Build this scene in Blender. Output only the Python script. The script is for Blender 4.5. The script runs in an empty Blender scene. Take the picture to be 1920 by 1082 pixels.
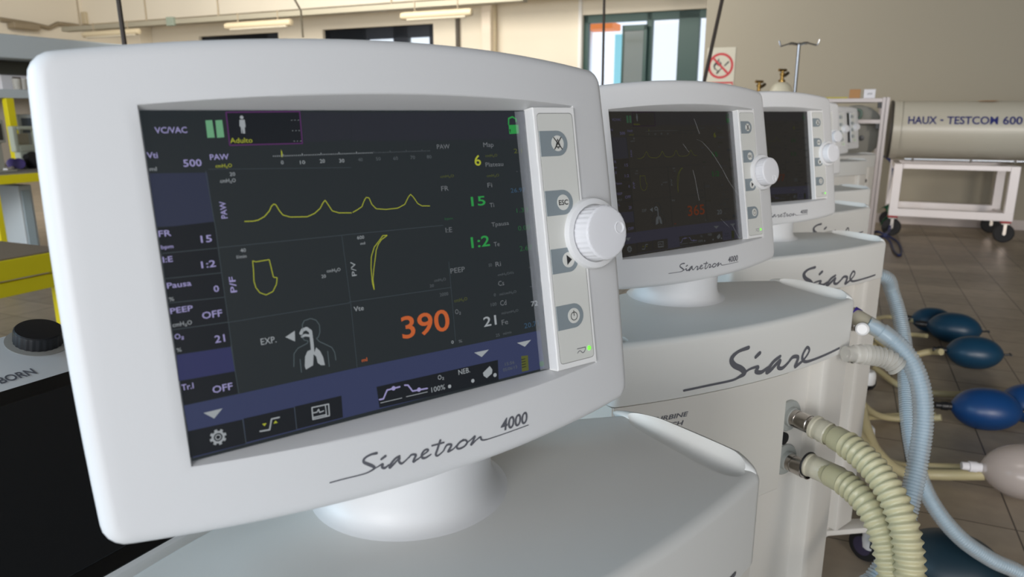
import bpy, bmesh, math, random
from mathutils import Vector, Matrix, Euler
random.seed(7)
S = bpy.context.scene
COL = S.collection
PI = math.pi
R = math.radians
def lin(r, g, b):
    def f(c):
        c /= 255.0
        return c / 12.92 if c <= 0.04045 else ((c + 0.055) / 1.055) ** 2.4
    return (f(r), f(g), f(b), 1.0)

# ---------------------------------------------------------------- camera, sky, light, exposure
EYE = 1.18
PITCH = R(13.7)
FPX = 1357.5
cam_data = bpy.data.cameras.new('camera')
cam_data.sensor_width = 36.0
cam_data.lens = FPX / 1920.0 * 36.0
cam_data.clip_start = 0.02
cam_data.dof.use_dof = True
cam_data.dof.focus_distance = 0.8
cam_data.dof.aperture_fstop = 9.0
cam = bpy.data.objects.new('camera', cam_data)
COL.objects.link(cam)
cam.location = (0, 0, EYE)
cam.rotation_euler = (PI / 2 - PITCH, 0, 0)
S.camera = cam
S.view_settings.view_transform = 'Standard'
S.view_settings.look = 'None'
S.view_settings.gamma = 1.0
S.view_settings.use_curve_mapping = False
S.view_settings.exposure = 0.6
w = bpy.data.worlds.new('sky')
S.world = w
w.use_nodes = True
w.node_tree.nodes['Background'].inputs[0].default_value = (0.85, 0.94, 1.08, 1)
w.node_tree.nodes['Background'].inputs[1].default_value = 0.82

YAW = R(24.2)                       # the room is turned against the camera
CY, SY = math.cos(YAW), math.sin(YAW)
def RM(a, b, z): return Vector((CY * a + SY * b, -SY * a + CY * b, z))
ROOM = Matrix.Rotation(-YAW, 4, 'Z')

def area(name, loc, target, sx, sy, power, col):
    l = bpy.data.lights.new(name, 'AREA')
    l.shape = 'RECTANGLE'; l.size = sx; l.size_y = sy; l.energy = power; l.color = col
    o = bpy.data.objects.new(name, l); COL.objects.link(o)
    o.location = loc
    o.rotation_euler = (Vector(target) - Vector(loc)).to_track_quat('-Z', 'Y').to_euler()
    return o
# daylight through the windows behind and left of the camera; the fills are added to lift dim areas
area('window_daylight', RM(-0.2, -9.0, 2.4), RM(0.4, 2.5, 1.0), 5.0, 2.6, 290, (1.0, 0.98, 0.95))
area('side_daylight', RM(-3.4, -1.7, 2.3), RM(-0.2, 0.5, 1.0), 1.6, 1.4, 42, (0.48, 0.78, 1.0))
area('right_fill', RM(3.6, -3.2, 2.0), RM(1.2, 4.5, 0.9), 1.2, 1.4, 15, (1.0, 0.90, 0.80)).data.spread = R(54)  # added fill for the farther machines and the cart, no known window there
area('far_wall_fill', RM(-5.5, 5.0, 3.9), RM(-6.5, 10.5, 2.2), 6.0, 1.6, 345, (1.0, 0.95, 0.87))  # added under the ceiling to brighten the far wall

area('bench_fill', RM(-2.2, -4.5, 2.6), RM(-5.6, 3.2, 1.0), 2.0, 1.5, 28, (1.0, 0.98, 0.94)).data.spread = R(70)  # added fill that lifts the benches at far left
# ---------------------------------------------------------------- picture point -> place in the room
def ray(px, py):
    x, y = (px - 960) / FPX, (py - 541) / FPX
    c, s = math.cos(PITCH), math.sin(PITCH)
    return Vector((x, c - y * s, -s - y * c))
def at(px, py, d): return Vector((0, 0, EYE)) + ray(px, py) * d
def on_z(px, py, z):
    r = ray(px, py); return Vector((0, 0, EYE)) + r * ((z - EYE) / r.z)
def on_b(px, py, b):                # room coordinates (a, b, z) on a plane b = const
    r = ray(px, py); ra, rb = CY * r.x - SY * r.y, SY * r.x + CY * r.y
    t = b / rb; return Vector((ra * t, b, EYE + r.z * t))
def on_a(px, py, a):
    r = ray(px, py); ra, rb = CY * r.x - SY * r.y, SY * r.x + CY * r.y
    t = a / ra; return Vector((a, rb * t, EYE + r.z * t))

# ---------------------------------------------------------------- materials
MATS = {}
def mat(name, rgb, rough=0.5, metal=0.0, bump=0.0, bscale=200.0, vary=0.0, vscale=4.0, **kw):
    if name in MATS: return MATS[name]
    m = bpy.data.materials.new(name); m.use_nodes = True
    nt = m.node_tree; p = nt.nodes['Principled BSDF']
    c = lin(*rgb)
    p.inputs['Base Color'].default_value = c
    p.inputs['Roughness'].default_value = rough
    p.inputs['Metallic'].default_value = metal
    for k, v in kw.items():
        p.inputs[k].default_value = v
    tc = nt.nodes.new('ShaderNodeTexCoord')
    if vary:
        n = nt.nodes.new('ShaderNodeTexNoise'); n.inputs['Scale'].default_value = vscale; n.inputs['Detail'].default_value = 4
        mx = nt.nodes.new('ShaderNodeMix'); mx.data_type = 'RGBA'
        mx.inputs[6].default_value = tuple(x * (1 - vary) for x in c[:3]) + (1,)
        mx.inputs[7].default_value = tuple(min(1, x * (1 + vary)) for x in c[:3]) + (1,)
        nt.links.new(tc.outputs['Object'], n.inputs['Vector']); nt.links.new(n.outputs['Fac'], mx.inputs[0])
        nt.links.new(mx.outputs[2], p.inputs['Base Color'])
    if bump:
        n = nt.nodes.new('ShaderNodeTexNoise'); n.inputs['Scale'].default_value = bscale
        b = nt.nodes.new('ShaderNodeBump'); b.inputs['Strength'].default_value = bump; b.inputs['Distance'].default_value = 0.001
        nt.links.new(tc.outputs['Object'], n.inputs['Vector']); nt.links.new(n.outputs['Fac'], b.inputs['Height'])
        nt.links.new(b.outputs['Normal'], p.inputs['Normal'])
    MATS[name] = m
    return m
def glow(name, rgb, k=1.0):
    k *= 0.66
    if name in MATS: return MATS[name]
    m = bpy.data.materials.new(name); m.use_nodes = True
    p = m.node_tree.nodes['Principled BSDF']
    p.inputs['Base Color'].default_value = (0.006, 0.006, 0.007, 1)
    p.inputs['Roughness'].default_value = 0.16
    p.inputs['Emission Color'].default_value = lin(*rgb)
    p.inputs['Emission Strength'].default_value = k
    MATS[name] = m
    return m
def clear(name, rgb, alpha, rough=0.15):
    if name in MATS: return MATS[name]
    m = bpy.data.materials.new(name); m.use_nodes = True
    p = m.node_tree.nodes['Principled BSDF']
    p.inputs['Base Color'].default_value = lin(*rgb)
    p.inputs['Roughness'].default_value = rough
    p.inputs['Alpha'].default_value = alpha
    MATS[name] = m
    return m
WHITE = mat('white_moulded_plastic', (228, 228, 228), 0.42, bump=0.05, bscale=900)
COVER = mat('white_cover_plastic', (222, 222, 218), 0.5, bump=0.04, bscale=900)
PANEL = mat('white_panel_plastic', (222, 219, 212), 0.4)
STRIPM = mat('white_strip_plastic', (240, 239, 237), 0.3)
LABELM = mat('pale_membrane_label', (218, 218, 212), 0.35)
GREYB = mat('grey_button_print', (138, 148, 153), 0.4)
INK = mat('dark_grey_ink', (96, 97, 104), 0.5)
INKD = mat('black_ink', (38, 38, 40), 0.5)
SEAM = mat('shadow_gap', (96, 94, 90), 0.7)
KNOBM = mat('white_knob_plastic', (235, 235, 238), 0.35)
LED = glow('green_light', (120, 255, 70), 1.4)
STEEL = mat('brushed_steel', (190, 184, 178), 0.22, 1.0)
CHROME = mat('chrome', (225, 225, 225), 0.12, 1.0)
RACKM = mat('grey_rack_profile', (178, 170, 168), 0.4, 0.1)
ALU = mat('aluminium_profile', (232, 226, 226), 0.4, 0.1)
BLACK = mat('black_plastic', (24, 25, 28), 0.42)
BLACKG = mat('black_glass', (26, 27, 29), 0.22)
RUBBER = mat('black_rubber', (28, 28, 30), 0.7)
PURPLE = mat('dark_purple_plastic', (62, 56, 80), 0.5)
GREYP = mat('grey_port_plastic', (168, 172, 168), 0.5)
YELLOW = mat('yellow_painted_steel', (226, 212, 22), 0.5, vary=0.08)
BROWN = mat('brown_bench_laminate', (128, 114, 98), 0.5, vary=0.06)
GREYT = mat('grey_bench_laminate', (140, 138, 134), 0.5)
PALEBLUE = mat('blue_grey_painted_steel', (190, 200, 206), 0.5)
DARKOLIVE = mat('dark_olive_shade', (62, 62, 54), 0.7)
CARD = mat('brown_cardboard', (176, 132, 88), 0.8)
PAPER = mat('white_paper', (225, 224, 228), 0.7)
BRASS = mat('brass', (140, 112, 62), 0.35, 0.9)
RED = mat('red_paint', (178, 34, 42), 0.5)
CREAMW = mat('cream_wall_paint', (232, 223, 204), 0.85, vary=0.03, vscale=0.7)
TAUPE = mat('taupe_wall_paint', (160, 153, 137), 0.85, vary=0.03, vscale=0.6)
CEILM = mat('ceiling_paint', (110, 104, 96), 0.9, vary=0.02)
DGREEN = mat('dark_green_frame', (24, 68, 60), 0.45)
NAVY = mat('dark_navy_frame', (22, 30, 42), 0.45)
CHAMB = mat('beige_chamber_paint', (196, 192, 178), 0.32, vary=0.02)
NAVYINK = mat('navy_lettering', (26, 34, 110), 0.5)
LUNG = mat('blue_rubber_lung', (14, 60, 112), 0.38, vary=0.12, vscale=12)
LUNGD = mat('teal_rubber_lung', (16, 58, 84), 0.4, vary=0.12, vscale=12)
LUNGB = mat('deep_teal_rubber_lung', (14, 40, 52), 0.45)
BLUECAB = mat('dark_blue_cable', (30, 44, 96), 0.5)
GREENP = mat('green_plastic_strap', (18, 92, 60), 0.5)
CREAMT = mat('cream_silicone', (186, 180, 146), 0.35, **{'Subsurface Weight': 0.25, 'Subsurface Radius': (0.01, 0.01, 0.006)})
CREAMC = clear('frosted_cuff', (214, 208, 186), 0.82, 0.3)
YTUBE = mat('yellow_silicone_tube', (184, 174, 136), 0.4)
BLUEC = mat('blue_hose_core', (128, 176, 202), 0.4)
BLUES = clear('clear_blue_hose_wall', (190, 198, 202), 0.5, 0.22)
CLEARH = clear('clear_corrugated_plastic', (214, 212, 204), 0.5, 0.15)
CLEARB = clear('clear_bag_plastic', (205, 195, 190), 0.5, 0.2)
CREASE = clear('film_crease', (240, 240, 240), 0.2, 0.2)
FILM = clear('clear_protective_film', (235, 238, 245), 0.16, 0.1)
GLASS = clear('window_glass', (200, 215, 215), 0.12, 0.05)
CABLE = mat('dark_cable', (62, 54, 48), 0.6)
LAMPB = mat('cream_lamp_body', (196, 182, 152), 0.5)
LAMPT = mat('white_lamp_tube', (206, 198, 178), 0.35)
CONDUIT = mat('brown_grey_conduit', (150, 136, 112), 0.6)

def tile_material():
    m = bpy.data.materials.new('brown_floor_tiles'); m.use_nodes = True
    nt = m.node_tree; p = nt.nodes['Principled BSDF']; N = nt.nodes.new; L = nt.links.new
    tc = N('ShaderNodeTexCoord'); mp = N('ShaderNodeMapping')
    mp.inputs['Location'].default_value = (-0.305, -0.221, 0)
    L(tc.outputs['Object'], mp.inputs['Vector'])
    sep = N('ShaderNodeSeparateXYZ'); L(mp.outputs['Vector'], sep.inputs[0])
    T, G = 0.2613, 0.0022
    lines = []
    for ax in (0, 1):
        d = N('ShaderNodeMath'); d.operation = 'PINGPONG'; d.inputs[1].default_value = T / 2
        L(sep.outputs[ax], d.inputs[0])
        c = N('ShaderNodeMath'); c.operation = 'LESS_THAN'; c.inputs[1].default_value = G
        L(d.outputs[0], c.inputs[0]); lines.append(c)
    mxl = N('ShaderNodeMath'); mxl.operation = 'MAXIMUM'; L(lines[0].outputs[0], mxl.inputs[0]); L(lines[1].outputs[0], mxl.inputs[1])
    sn = N('ShaderNodeVectorMath'); sn.operation = 'SNAP'; sn.inputs[1].default_value = (T, T, T)
    L(mp.outputs['Vector'], sn.inputs[0])
    wn = N('ShaderNodeTexWhiteNoise'); L(sn.outputs[0], wn.inputs['Vector'])
    n = N('ShaderNodeTexNoise'); n.inputs['Scale'].default_value = 14; n.inputs['Detail'].default_value = 6
    L(mp.outputs['Vector'], n.inputs['Vector'])
    ad = N('ShaderNodeMath'); ad.operation = 'MULTIPLY_ADD'; ad.inputs[1].default_value = 0.35
    L(wn.outputs['Value'], ad.inputs[0]); L(n.outputs['Fac'], ad.inputs[2])
    rp = N('ShaderNodeValToRGB'); rp.color_ramp.elements[0].position = 0.3; rp.color_ramp.elements[1].position = 1.0
    rp.color_ramp.elements[0].color = lin(142, 130, 114); rp.color_ramp.elements[1].color = lin(168, 154, 136)
    L(ad.outputs[0], rp.inputs[0])
    mx = N('ShaderNodeMix'); mx.data_type = 'RGBA'; mx.inputs[7].default_value = lin(66, 58, 50)
    L(mxl.outputs[0], mx.inputs[0]); L(rp.outputs[0], mx.inputs[6]); L(mx.outputs[2], p.inputs['Base Color'])
    p.inputs['Roughness'].default_value = 0.42
    b = N('ShaderNodeBump'); b.inputs['Strength'].default_value = 0.4; b.inputs['Distance'].default_value = 0.002; b.invert = True
    L(mxl.outputs[0], b.inputs['Height']); L(b.outputs['Normal'], p.inputs['Normal'])
    return m
TILES = tile_material()

# ---------------------------------------------------------------- mesh building
class MB:
    def __init__(s): s.v = []; s.f = []; s.m = []
    def add(s, verts, faces, mi=0, M=None):
        o = len(s.v)
        for q in verts:
            q = Vector(q); s.v.append(M @ q if M else q)
        for f in faces: s.f.append([i + o for i in f]); s.m.append(mi)
    def box(s, c, d, mi=0, M=None):
        x, y, z = (k / 2 for k in d)
        vs = [(c[0] + i * x, c[1] + j * y, c[2] + k * z) for i in (-1, 1) for j in (-1, 1) for k in (-1, 1)]
        s.add(vs, [(0, 1, 3, 2), (4, 6, 7, 5), (0, 4, 5, 1), (2, 3, 7, 6), (0, 2, 6, 4), (1, 5, 7, 3)], mi, M)
    def span(s, a, b, mi=0, M=None):
        s.box([(p + q) / 2 for p, q in zip(a, b)], [abs(p - q) for p, q in zip(a, b)], mi, M)
    def rings(s, rs, mi=0, cap0=True, cap1=True, M=None, closed=True):
        n = len(rs[0]); vs = [p for r in rs for p in r]; fs = []
        for i in range(len(rs) - 1):
            for j in range(n if closed else n - 1):
                k = (j + 1) % n
                fs.append((i * n + j, i * n + k, (i + 1) * n + k, (i + 1) * n + j))
        if cap0: fs.append(tuple(range(n - 1, -1, -1)))
        if cap1: fs.append(tuple((len(rs) - 1) * n + j for j in range(n)))
        s.add(vs, fs, mi, M)
    def lathe(s, prof, seg=32, mi=0, M=None, cap=True):
        rs = [[(r * math.cos(2 * PI * j / seg), r * math.sin(2 * PI * j / seg), z) for j in range(seg)] for r, z in prof]
        s.rings(rs, mi, cap, cap, M)
    def tube(s, pts, rad, seg=14, mi=0, cap=True):
        pts = [Vector(p) for p in pts]; n = len(pts); rs = []
        nrm = None
        for i, p in enumerate(pts):
            t = (pts[min(i + 1, n - 1)] - pts[max(i - 1, 0)]).normalized()
            if nrm is None:
                nrm = t.orthogonal().normalized()
            nrm = (nrm - t * nrm.dot(t)).normalized(); bi = t.cross(nrm)
            r = rad(i) if callable(rad) else rad
            rs.append([p + (nrm * math.cos(2 * PI * j / seg) + bi * math.sin(2 * PI * j / seg)) * r for j in range(seg)])
        s.rings(rs, mi, cap, cap)
    def build(s, name, mats, parent=None, M=None, smooth=True, bevel=0.0, angle=35, seg=3, merge=0.0):
        me = bpy.data.meshes.new(name)
        me.from_pydata([tuple(v) for v in s.v], [], s.f)
        if not isinstance(mats, (list, tuple)): mats = [mats]
        for m in mats: me.materials.append(m)
        for p, i in zip(me.polygons, s.m): p.material_index = i
        bm = bmesh.new(); bm.from_mesh(me)
        if merge: bmesh.ops.remove_doubles(bm, verts=bm.verts, dist=merge)
        bmesh.ops.recalc_face_normals(bm, faces=bm.faces)
        bm.to_mesh(me); bm.free()
        if smooth:
            me.shade_smooth(); me.set_sharp_from_angle(angle=R(angle))
        return put(name, me, parent, M, bevel, seg)
def put(name, me, parent=None, M=None, bevel=0.0, seg=3):
    o = bpy.data.objects.new(name, me); COL.objects.link(o)
    if parent: o.parent = parent
    if M is not None: o.matrix_local = M
    if bevel:
        b = o.modifiers.new('bevel', 'BEVEL'); b.width = bevel; b.segments = seg; b.limit_method = 'ANGLE'; b.angle_limit = R(40)
        b.harden_normals = False
    return o
def tag(o, label=None, cat=None, group=None, kind=None):
    if label: o['label'] = label
    if cat: o['category'] = cat
    if group: o['group'] = group
    if kind: o['kind'] = kind
    return o
def empty(name, loc, rz=0.0, label=None, cat=None, group=None):
    o = bpy.data.objects.new(name, None); COL.objects.link(o)
    o.empty_display_size = 0.1; o.location = loc; o.rotation_euler = (0, 0, rz)
    return tag(o, label, cat, group)
def catmull(pts, k=8):
    pts = [Vector(p) for p in pts]; out = []
    q = [pts[0] * 2 - pts[1]] + pts + [pts[-1] * 2 - pts[-2]]
    for i in range(1, len(q) - 2):
        for j in range(k):
            t = j / k
            out.append(0.5 * ((2 * q[i]) + (q[i + 1] - q[i - 1]) * t + (2 * q[i - 1] - 5 * q[i] + 4 * q[i + 1] - q[i + 2]) * t * t + (3 * q[i] - q[i - 1] - 3 * q[i + 1] + q[i + 2]) * t ** 3))
    out.append(pts[-1]); return out
def resample(pts, step):
    out = [pts[0].copy()]; acc = 0.0
    for a, b in zip(pts, pts[1:]):
        d = (b - a).length
        while acc + d >= step:
            t = (step - acc) / d; a = a.lerp(b, t); out.append(a.copy()); d = (b - a).length; acc = 0.0
        acc += d
    return out
def stroke2d(pts, ws, k=5, caps=True):
    """flat ribbon of changing width -> list of quads/fans in 2D"""
    P = catmull([(x, y, w) for (x, y), w in zip(pts, ws)], k) if len(pts) > 2 else [Vector((x, y, w)) for (x, y), w in zip(pts, ws)]
    n = len(P); L_, R_ = [], []
    for i, p in enumerate(P):
        t = P[min(i + 1, n - 1)] - P[max(i - 1, 0)]; t.z = 0
        t = t.normalized() if t.length > 1e-9 else Vector((1, 0, 0))
        nx, ny = -t.y, t.x; h = p.z / 2
        L_.append((p.x + nx * h, p.y + ny * h)); R_.append((p.x - nx * h, p.y - ny * h))
    polys = [[L_[i], L_[i + 1], R_[i + 1], R_[i]] for i in range(n - 1)]
    if caps:
        for p in (P[0], P[-1]):
            polys.append([(p.x + p.z / 2 * math.cos(2 * PI * j / 10), p.y + p.z / 2 * math.sin(2 * PI * j / 10)) for j in range(10)])
    return polys
def text_polys(txt, res=3, bold=0.0, shear=0.0):
    """outline font -> triangles/ngons in 2D, scaled to start at x=0 with unit width and unit cap height"""
    c = bpy.data.curves.new('t', 'FONT'); c.body = txt; c.resolution_u = res; c.offset = bold; c.shear = shear; c.size = 1.0
    o = bpy.data.objects.new('t', c); COL.objects.link(o)
    dg = bpy.context.evaluated_depsgraph_get()
    me = o.evaluated_get(dg).to_mesh()
    vs = [(v.co.x, v.co.y) for v in me.vertices]; fs = [tuple(p.vertices) for p in me.polygons]
    o.to_mesh_clear() if hasattr(o, 'to_mesh_clear') else None
    bpy.data.objects.remove(o); bpy.data.curves.remove(c)
    x0 = min(v[0] for v in vs); x1 = max(v[0] for v in vs)
    return [((x - x0) / (x1 - x0), y) for x, y in vs], fs
CAP = 0.729
def flat_text(mb, txt, x, y, wdt, cap, mp, mi=0, res=3, bold=0.0, shear=0.0, vert=False):
    """lettering mapped by mp(x, y) -> 3D; x,y is the left end of the baseline (y up)"""
    vs, fs = text_polys(txt, res, bold, shear)
    out = []
    for a, b in vs:
        dx, dy = a * wdt, b / CAP * cap
        out.append(mp(x - dy, y + dx) if vert else mp(x + dx, y + dy))
    mb.add(out, fs, mi)
def offset_poly(P, d):
    n = len(P); out = []
    for i in range(n):
        a, b, c = Vector(P[i - 1]), Vector(P[i]), Vector(P[(i + 1) % n])
        e1, e2 = (b - a).normalized(), (c - b).normalized()
        n1, n2 = Vector((e1.y, -e1.x)), Vector((e2.y, -e2.x))
        m = (n1 + n2); m = m / max(0.4, m.dot(n1)) if m.length > 1e-6 else n1
        out.append((b.x - m.x * d, b.y - m.y * d))
    return out                       # counter-clockwise outline shrinks inward by d
def slab(mb, P, z0, z1, r_top=0.0, r_bot=0.0, mi=0, seg=5):
    """counter-clockwise outline P extruded from z0 to z1 with rounded rims"""
    prof = []
    for k in range(seg + 1 if r_bot else 1):
        a = PI / 2 * k / seg if r_bot else 0
        prof.append((r_bot * (1 - math.sin(a)), z0 + r_bot * (1 - math.cos(a))))
    for k in range(seg + 1 if r_top else 1):
        a = PI / 2 * k / seg if r_top else 0
        prof.append((r_top * (1 - math.cos(a)), z1 - r_top * (1 - math.sin(a))))

    mb.rings([[(x, y, z) for x, y in offset_poly(P, d)] for d, z in prof], mi)
def round_corners(P, r, seg=5):
    out = []; n = len(P)
    for i in range(n):
        a, b, c = Vector(P[i - 1]), Vector(P[i]), Vector(P[(i + 1) % n])
        rr = min(r if not isinstance(r, (list, tuple)) else r[i], (a - b).length / 2.01, (c - b).length / 2.01)
        p, q = b + (a - b).normalized() * rr, b + (c - b).normalized() * rr
        if rr < 1e-5: out.append(tuple(b)); continue
        for k in range(seg + 1):
            t = k / seg; out.append(tuple((1 - t) ** 2 * p + 2 * t * (1 - t) * b + t * t * q))
    return out
def frame_from(z_axis, x_hint=(1, 0, 0), loc=(0, 0, 0)):
    z = Vector(z_axis).normalized(); x = Vector(x_hint); x = (x - z * x.dot(z)).normalized(); y = z.cross(x)
    M = Matrix((x, y, z)).transposed().to_4x4(); M.translation = Vector(loc); return M

# ---------------------------------------------------------------- the display picture (millimetres on the glass, v downwards)
UI_TEXT=[('VC/VAC',-145.1,-99.8,19.3,4.0,'L',0),('Adulto',-99.6,-92.5,14.7,3.6,'Y',0),('- - -',-56.1,-106.9,5.7,2.0,'W',0),('- - -',-56.4,-99.5,5.6,2.0,'W',0),('- - -',-56.2,-92.2,5.6,2.0,'W',0),('Vti',-151.8,-84.3,6.3,3.8,'L',0),('ml',-151.4,-76.2,4.1,2.6,'W',0),('500',-131.0,-78.0,11.3,4.8,'L',0),('PAW',-114.0,-81.8,12.1,3.8,'L',0),('cmH\u2082O',-111.2,-76.5,10.5,2.5,'Y',0),('20',-102.9,-70.6,3.6,2.6,'W',0),('cmH\u2082O',-109.7,-66.4,10.2,2.7,'W',0),('0',-67.2,-77.0,1.8,2.7,'W',0),('10',-53.6,-76.5,3.7,2.7,'W',0),('20',-38.9,-76.8,3.8,2.8,'W',0),('30',-24.1,-76.5,4.0,2.8,'W',0),('40',-9.2,-76.8,3.7,2.6,'G',0),('50',5.4,-76.9,3.8,2.6,'G',0),('60',19.9,-76.7,3.9,2.7,'G',0),('70',34.7,-76.8,4.0,2.8,'G',0),('80',49.3,-76.8,4.2,2.8,'G',0),('PAW',-108.2,-42.6,11.4,4.1,'L',1),('FR',-151.8,-34.3,7.5,4.1,'L',0),('15',-127.0,-28.0,7.0,4.8,'L',0),('bpm',-151.5,-26.4,7.3,2.5,'L',0),('I:E',-151.6,-17.7,5.9,3.8,'L',0),('1:2',-129.0,-11.3,9.1,4.6,'L',0),('Pausa',-151.4,-0.8,14.7,3.8,'L',0),('0',-123.4,5.5,3.4,4.4,'L',0),('%',-151.4,7.5,3.0,2.6,'W',0),('PEEP',-151.7,15.7,13.8,3.8,'L',0),('OFF',-133.0,22.2,12.8,4.7,'L',0),('cmH\u2082O',-151.6,24.5,11.8,3.0,'W',0),('O\u2082',-151.4,32.6,5.5,3.6,'L',0),('21',-127.2,39.4,6.5,5.1,'L',0),('%',-151.4,41.0,3.0,2.6,'W',0),('Tr.I',-151.8,66.5,7.4,4.0,'L',0),('OFF',-133.2,72.6,13.0,4.9,'L',0),('40',-102.9,-18.9,3.7,2.6,'W',0),('l/min',-105.8,-14.9,6.5,2.4,'W',0),('20',-48.6,6.0,3.3,2.5,'W',0),('cmH\u2082O',-44.2,2.5,10.6,2.5,'W',0),('EXP.',-97.6,46.3,10.7,4.7,'W',0),('600',-17.5,-19.2,5.6,2.6,'W',0),('ml',-15.4,-14.9,3.6,2.0,'W',0),('2000',46.9,33.5,8.0,2.8,'G',0),('20',38.8,24.9,3.8,2.4,'G',0),('cmH\u2082O',43.4,21.2,10.7,2.4,'G',0),('Vte',-27.0,34.0,7.8,3.8,'W',0),('390',10.0,61.4,43.2,17.8,'O',0),('ml',-25.8,72.7,4.4,2.7,'O',0),('0',52.8,73.4,2.1,2.8,'W',0),('%',59.6,73.8,3.5,2.4,'w',0),('PEEP',59.3,16.4,13.7,4.3,'w',0),('cmH\u2082O',59.7,40.2,12.6,2.9,'y',0),('O\u2082',59.4,50.0,5.2,4.1,'w',0),('21',85.7,64.9,13.0,8.4,'W',0),('100',94.8,49.0,5.8,3.0,'G',0),('50',96.7,15.4,3.4,2.7,'G',0),('0',98.8,41.0,2.0,2.5,'G',0),('25',96.5,75.5,3.9,2.7,'G',0),('Ri',103.8,16.2,5.4,4.2,'w',0),('Cs',104.4,32.9,6.1,4.3,'w',0),('Cd',104.4,49.9,6.4,4.6,'w',0),('Fe',103.9,66.5,6.5,4.6,'w',0),('Te',104.2,-0.8,5.8,4.0,'w',0),('cmH\u2082O/l/s',105.0,24.4,16.7,2.2,'G',0),('ml/cmH\u2082O',104.7,41.1,17.7,2.3,'G',0),('ml/cmH\u2082O',104.8,57.5,17.7,2.2,'G',0),('ml/min',104.2,75.1,8.7,2.3,'G',0),('0.00',130.9,-11.8,13.2,4.3,'g',0),('2.67',130.3,6.0,14.0,4.6,'g',0),('72',136.8,55.5,7.4,4.6,'W',0),('20.71',127.1,73.4,15.7,4.6,'B',0),('I:E',59.0,-17.0,6.0,4.2,'w',0),('1:2',81.8,-2.1,18.4,9.2,'N',0),('PAW',59.4,-84.0,11.9,3.8,'w',0),('6',93.7,-69.4,6.2,8.8,'Y',0),('Map',104.0,-84.3,10.3,4.0,'w',0),('cmH\u2082O',104.9,-76.0,12.1,2.4,'y',0),('2.1',134.7,-78.2,8.7,4.1,'y',0),('Plateau',104.2,-67.9,18.0,3.8,'w',0),('- - -',135.1,-62.0,9.2,1.7,'w',0),('cmH\u2082O',104.3,-59.3,12.4,2.4,'y',0),('cmH\u2082O',59.6,-61.0,12.7,2.3,'y',0),('FR',59.2,-50.5,6.8,4.1,'w',0),('Fi',104.0,-50.7,4.6,4.0,'w',0),('26.97',127.2,-44.8,15.8,3.9,'B',0),('15',86.1,-36.4,14.0,7.9,'N',0),('Ti',104.1,-34.0,4.4,3.8,'w',0),('1.33',131.2,-27.4,12.4,3.9,'g',0),('bpm',59.4,-27.1,7.4,2.1,'g',0),('Tpausa',103.9,-17.8,17.9,3.6,'w',0),('O\u2082',36.7,100.0,5.5,3.8,'W',0),('100%',29.7,108.8,12.6,4.4,'W',0),('NEB.',56.3,100.0,11.1,4.4,'W',0),('15:56',102.8,101.8,9.9,2.8,'G',0),('05/06/13',100.2,106.4,14.8,2.8,'G',0),('P/F',-108.7,7.5,10.7,4.3,'L',1),('P/V',-21.5,7.6,10.7,3.9,'W',1)]
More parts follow.
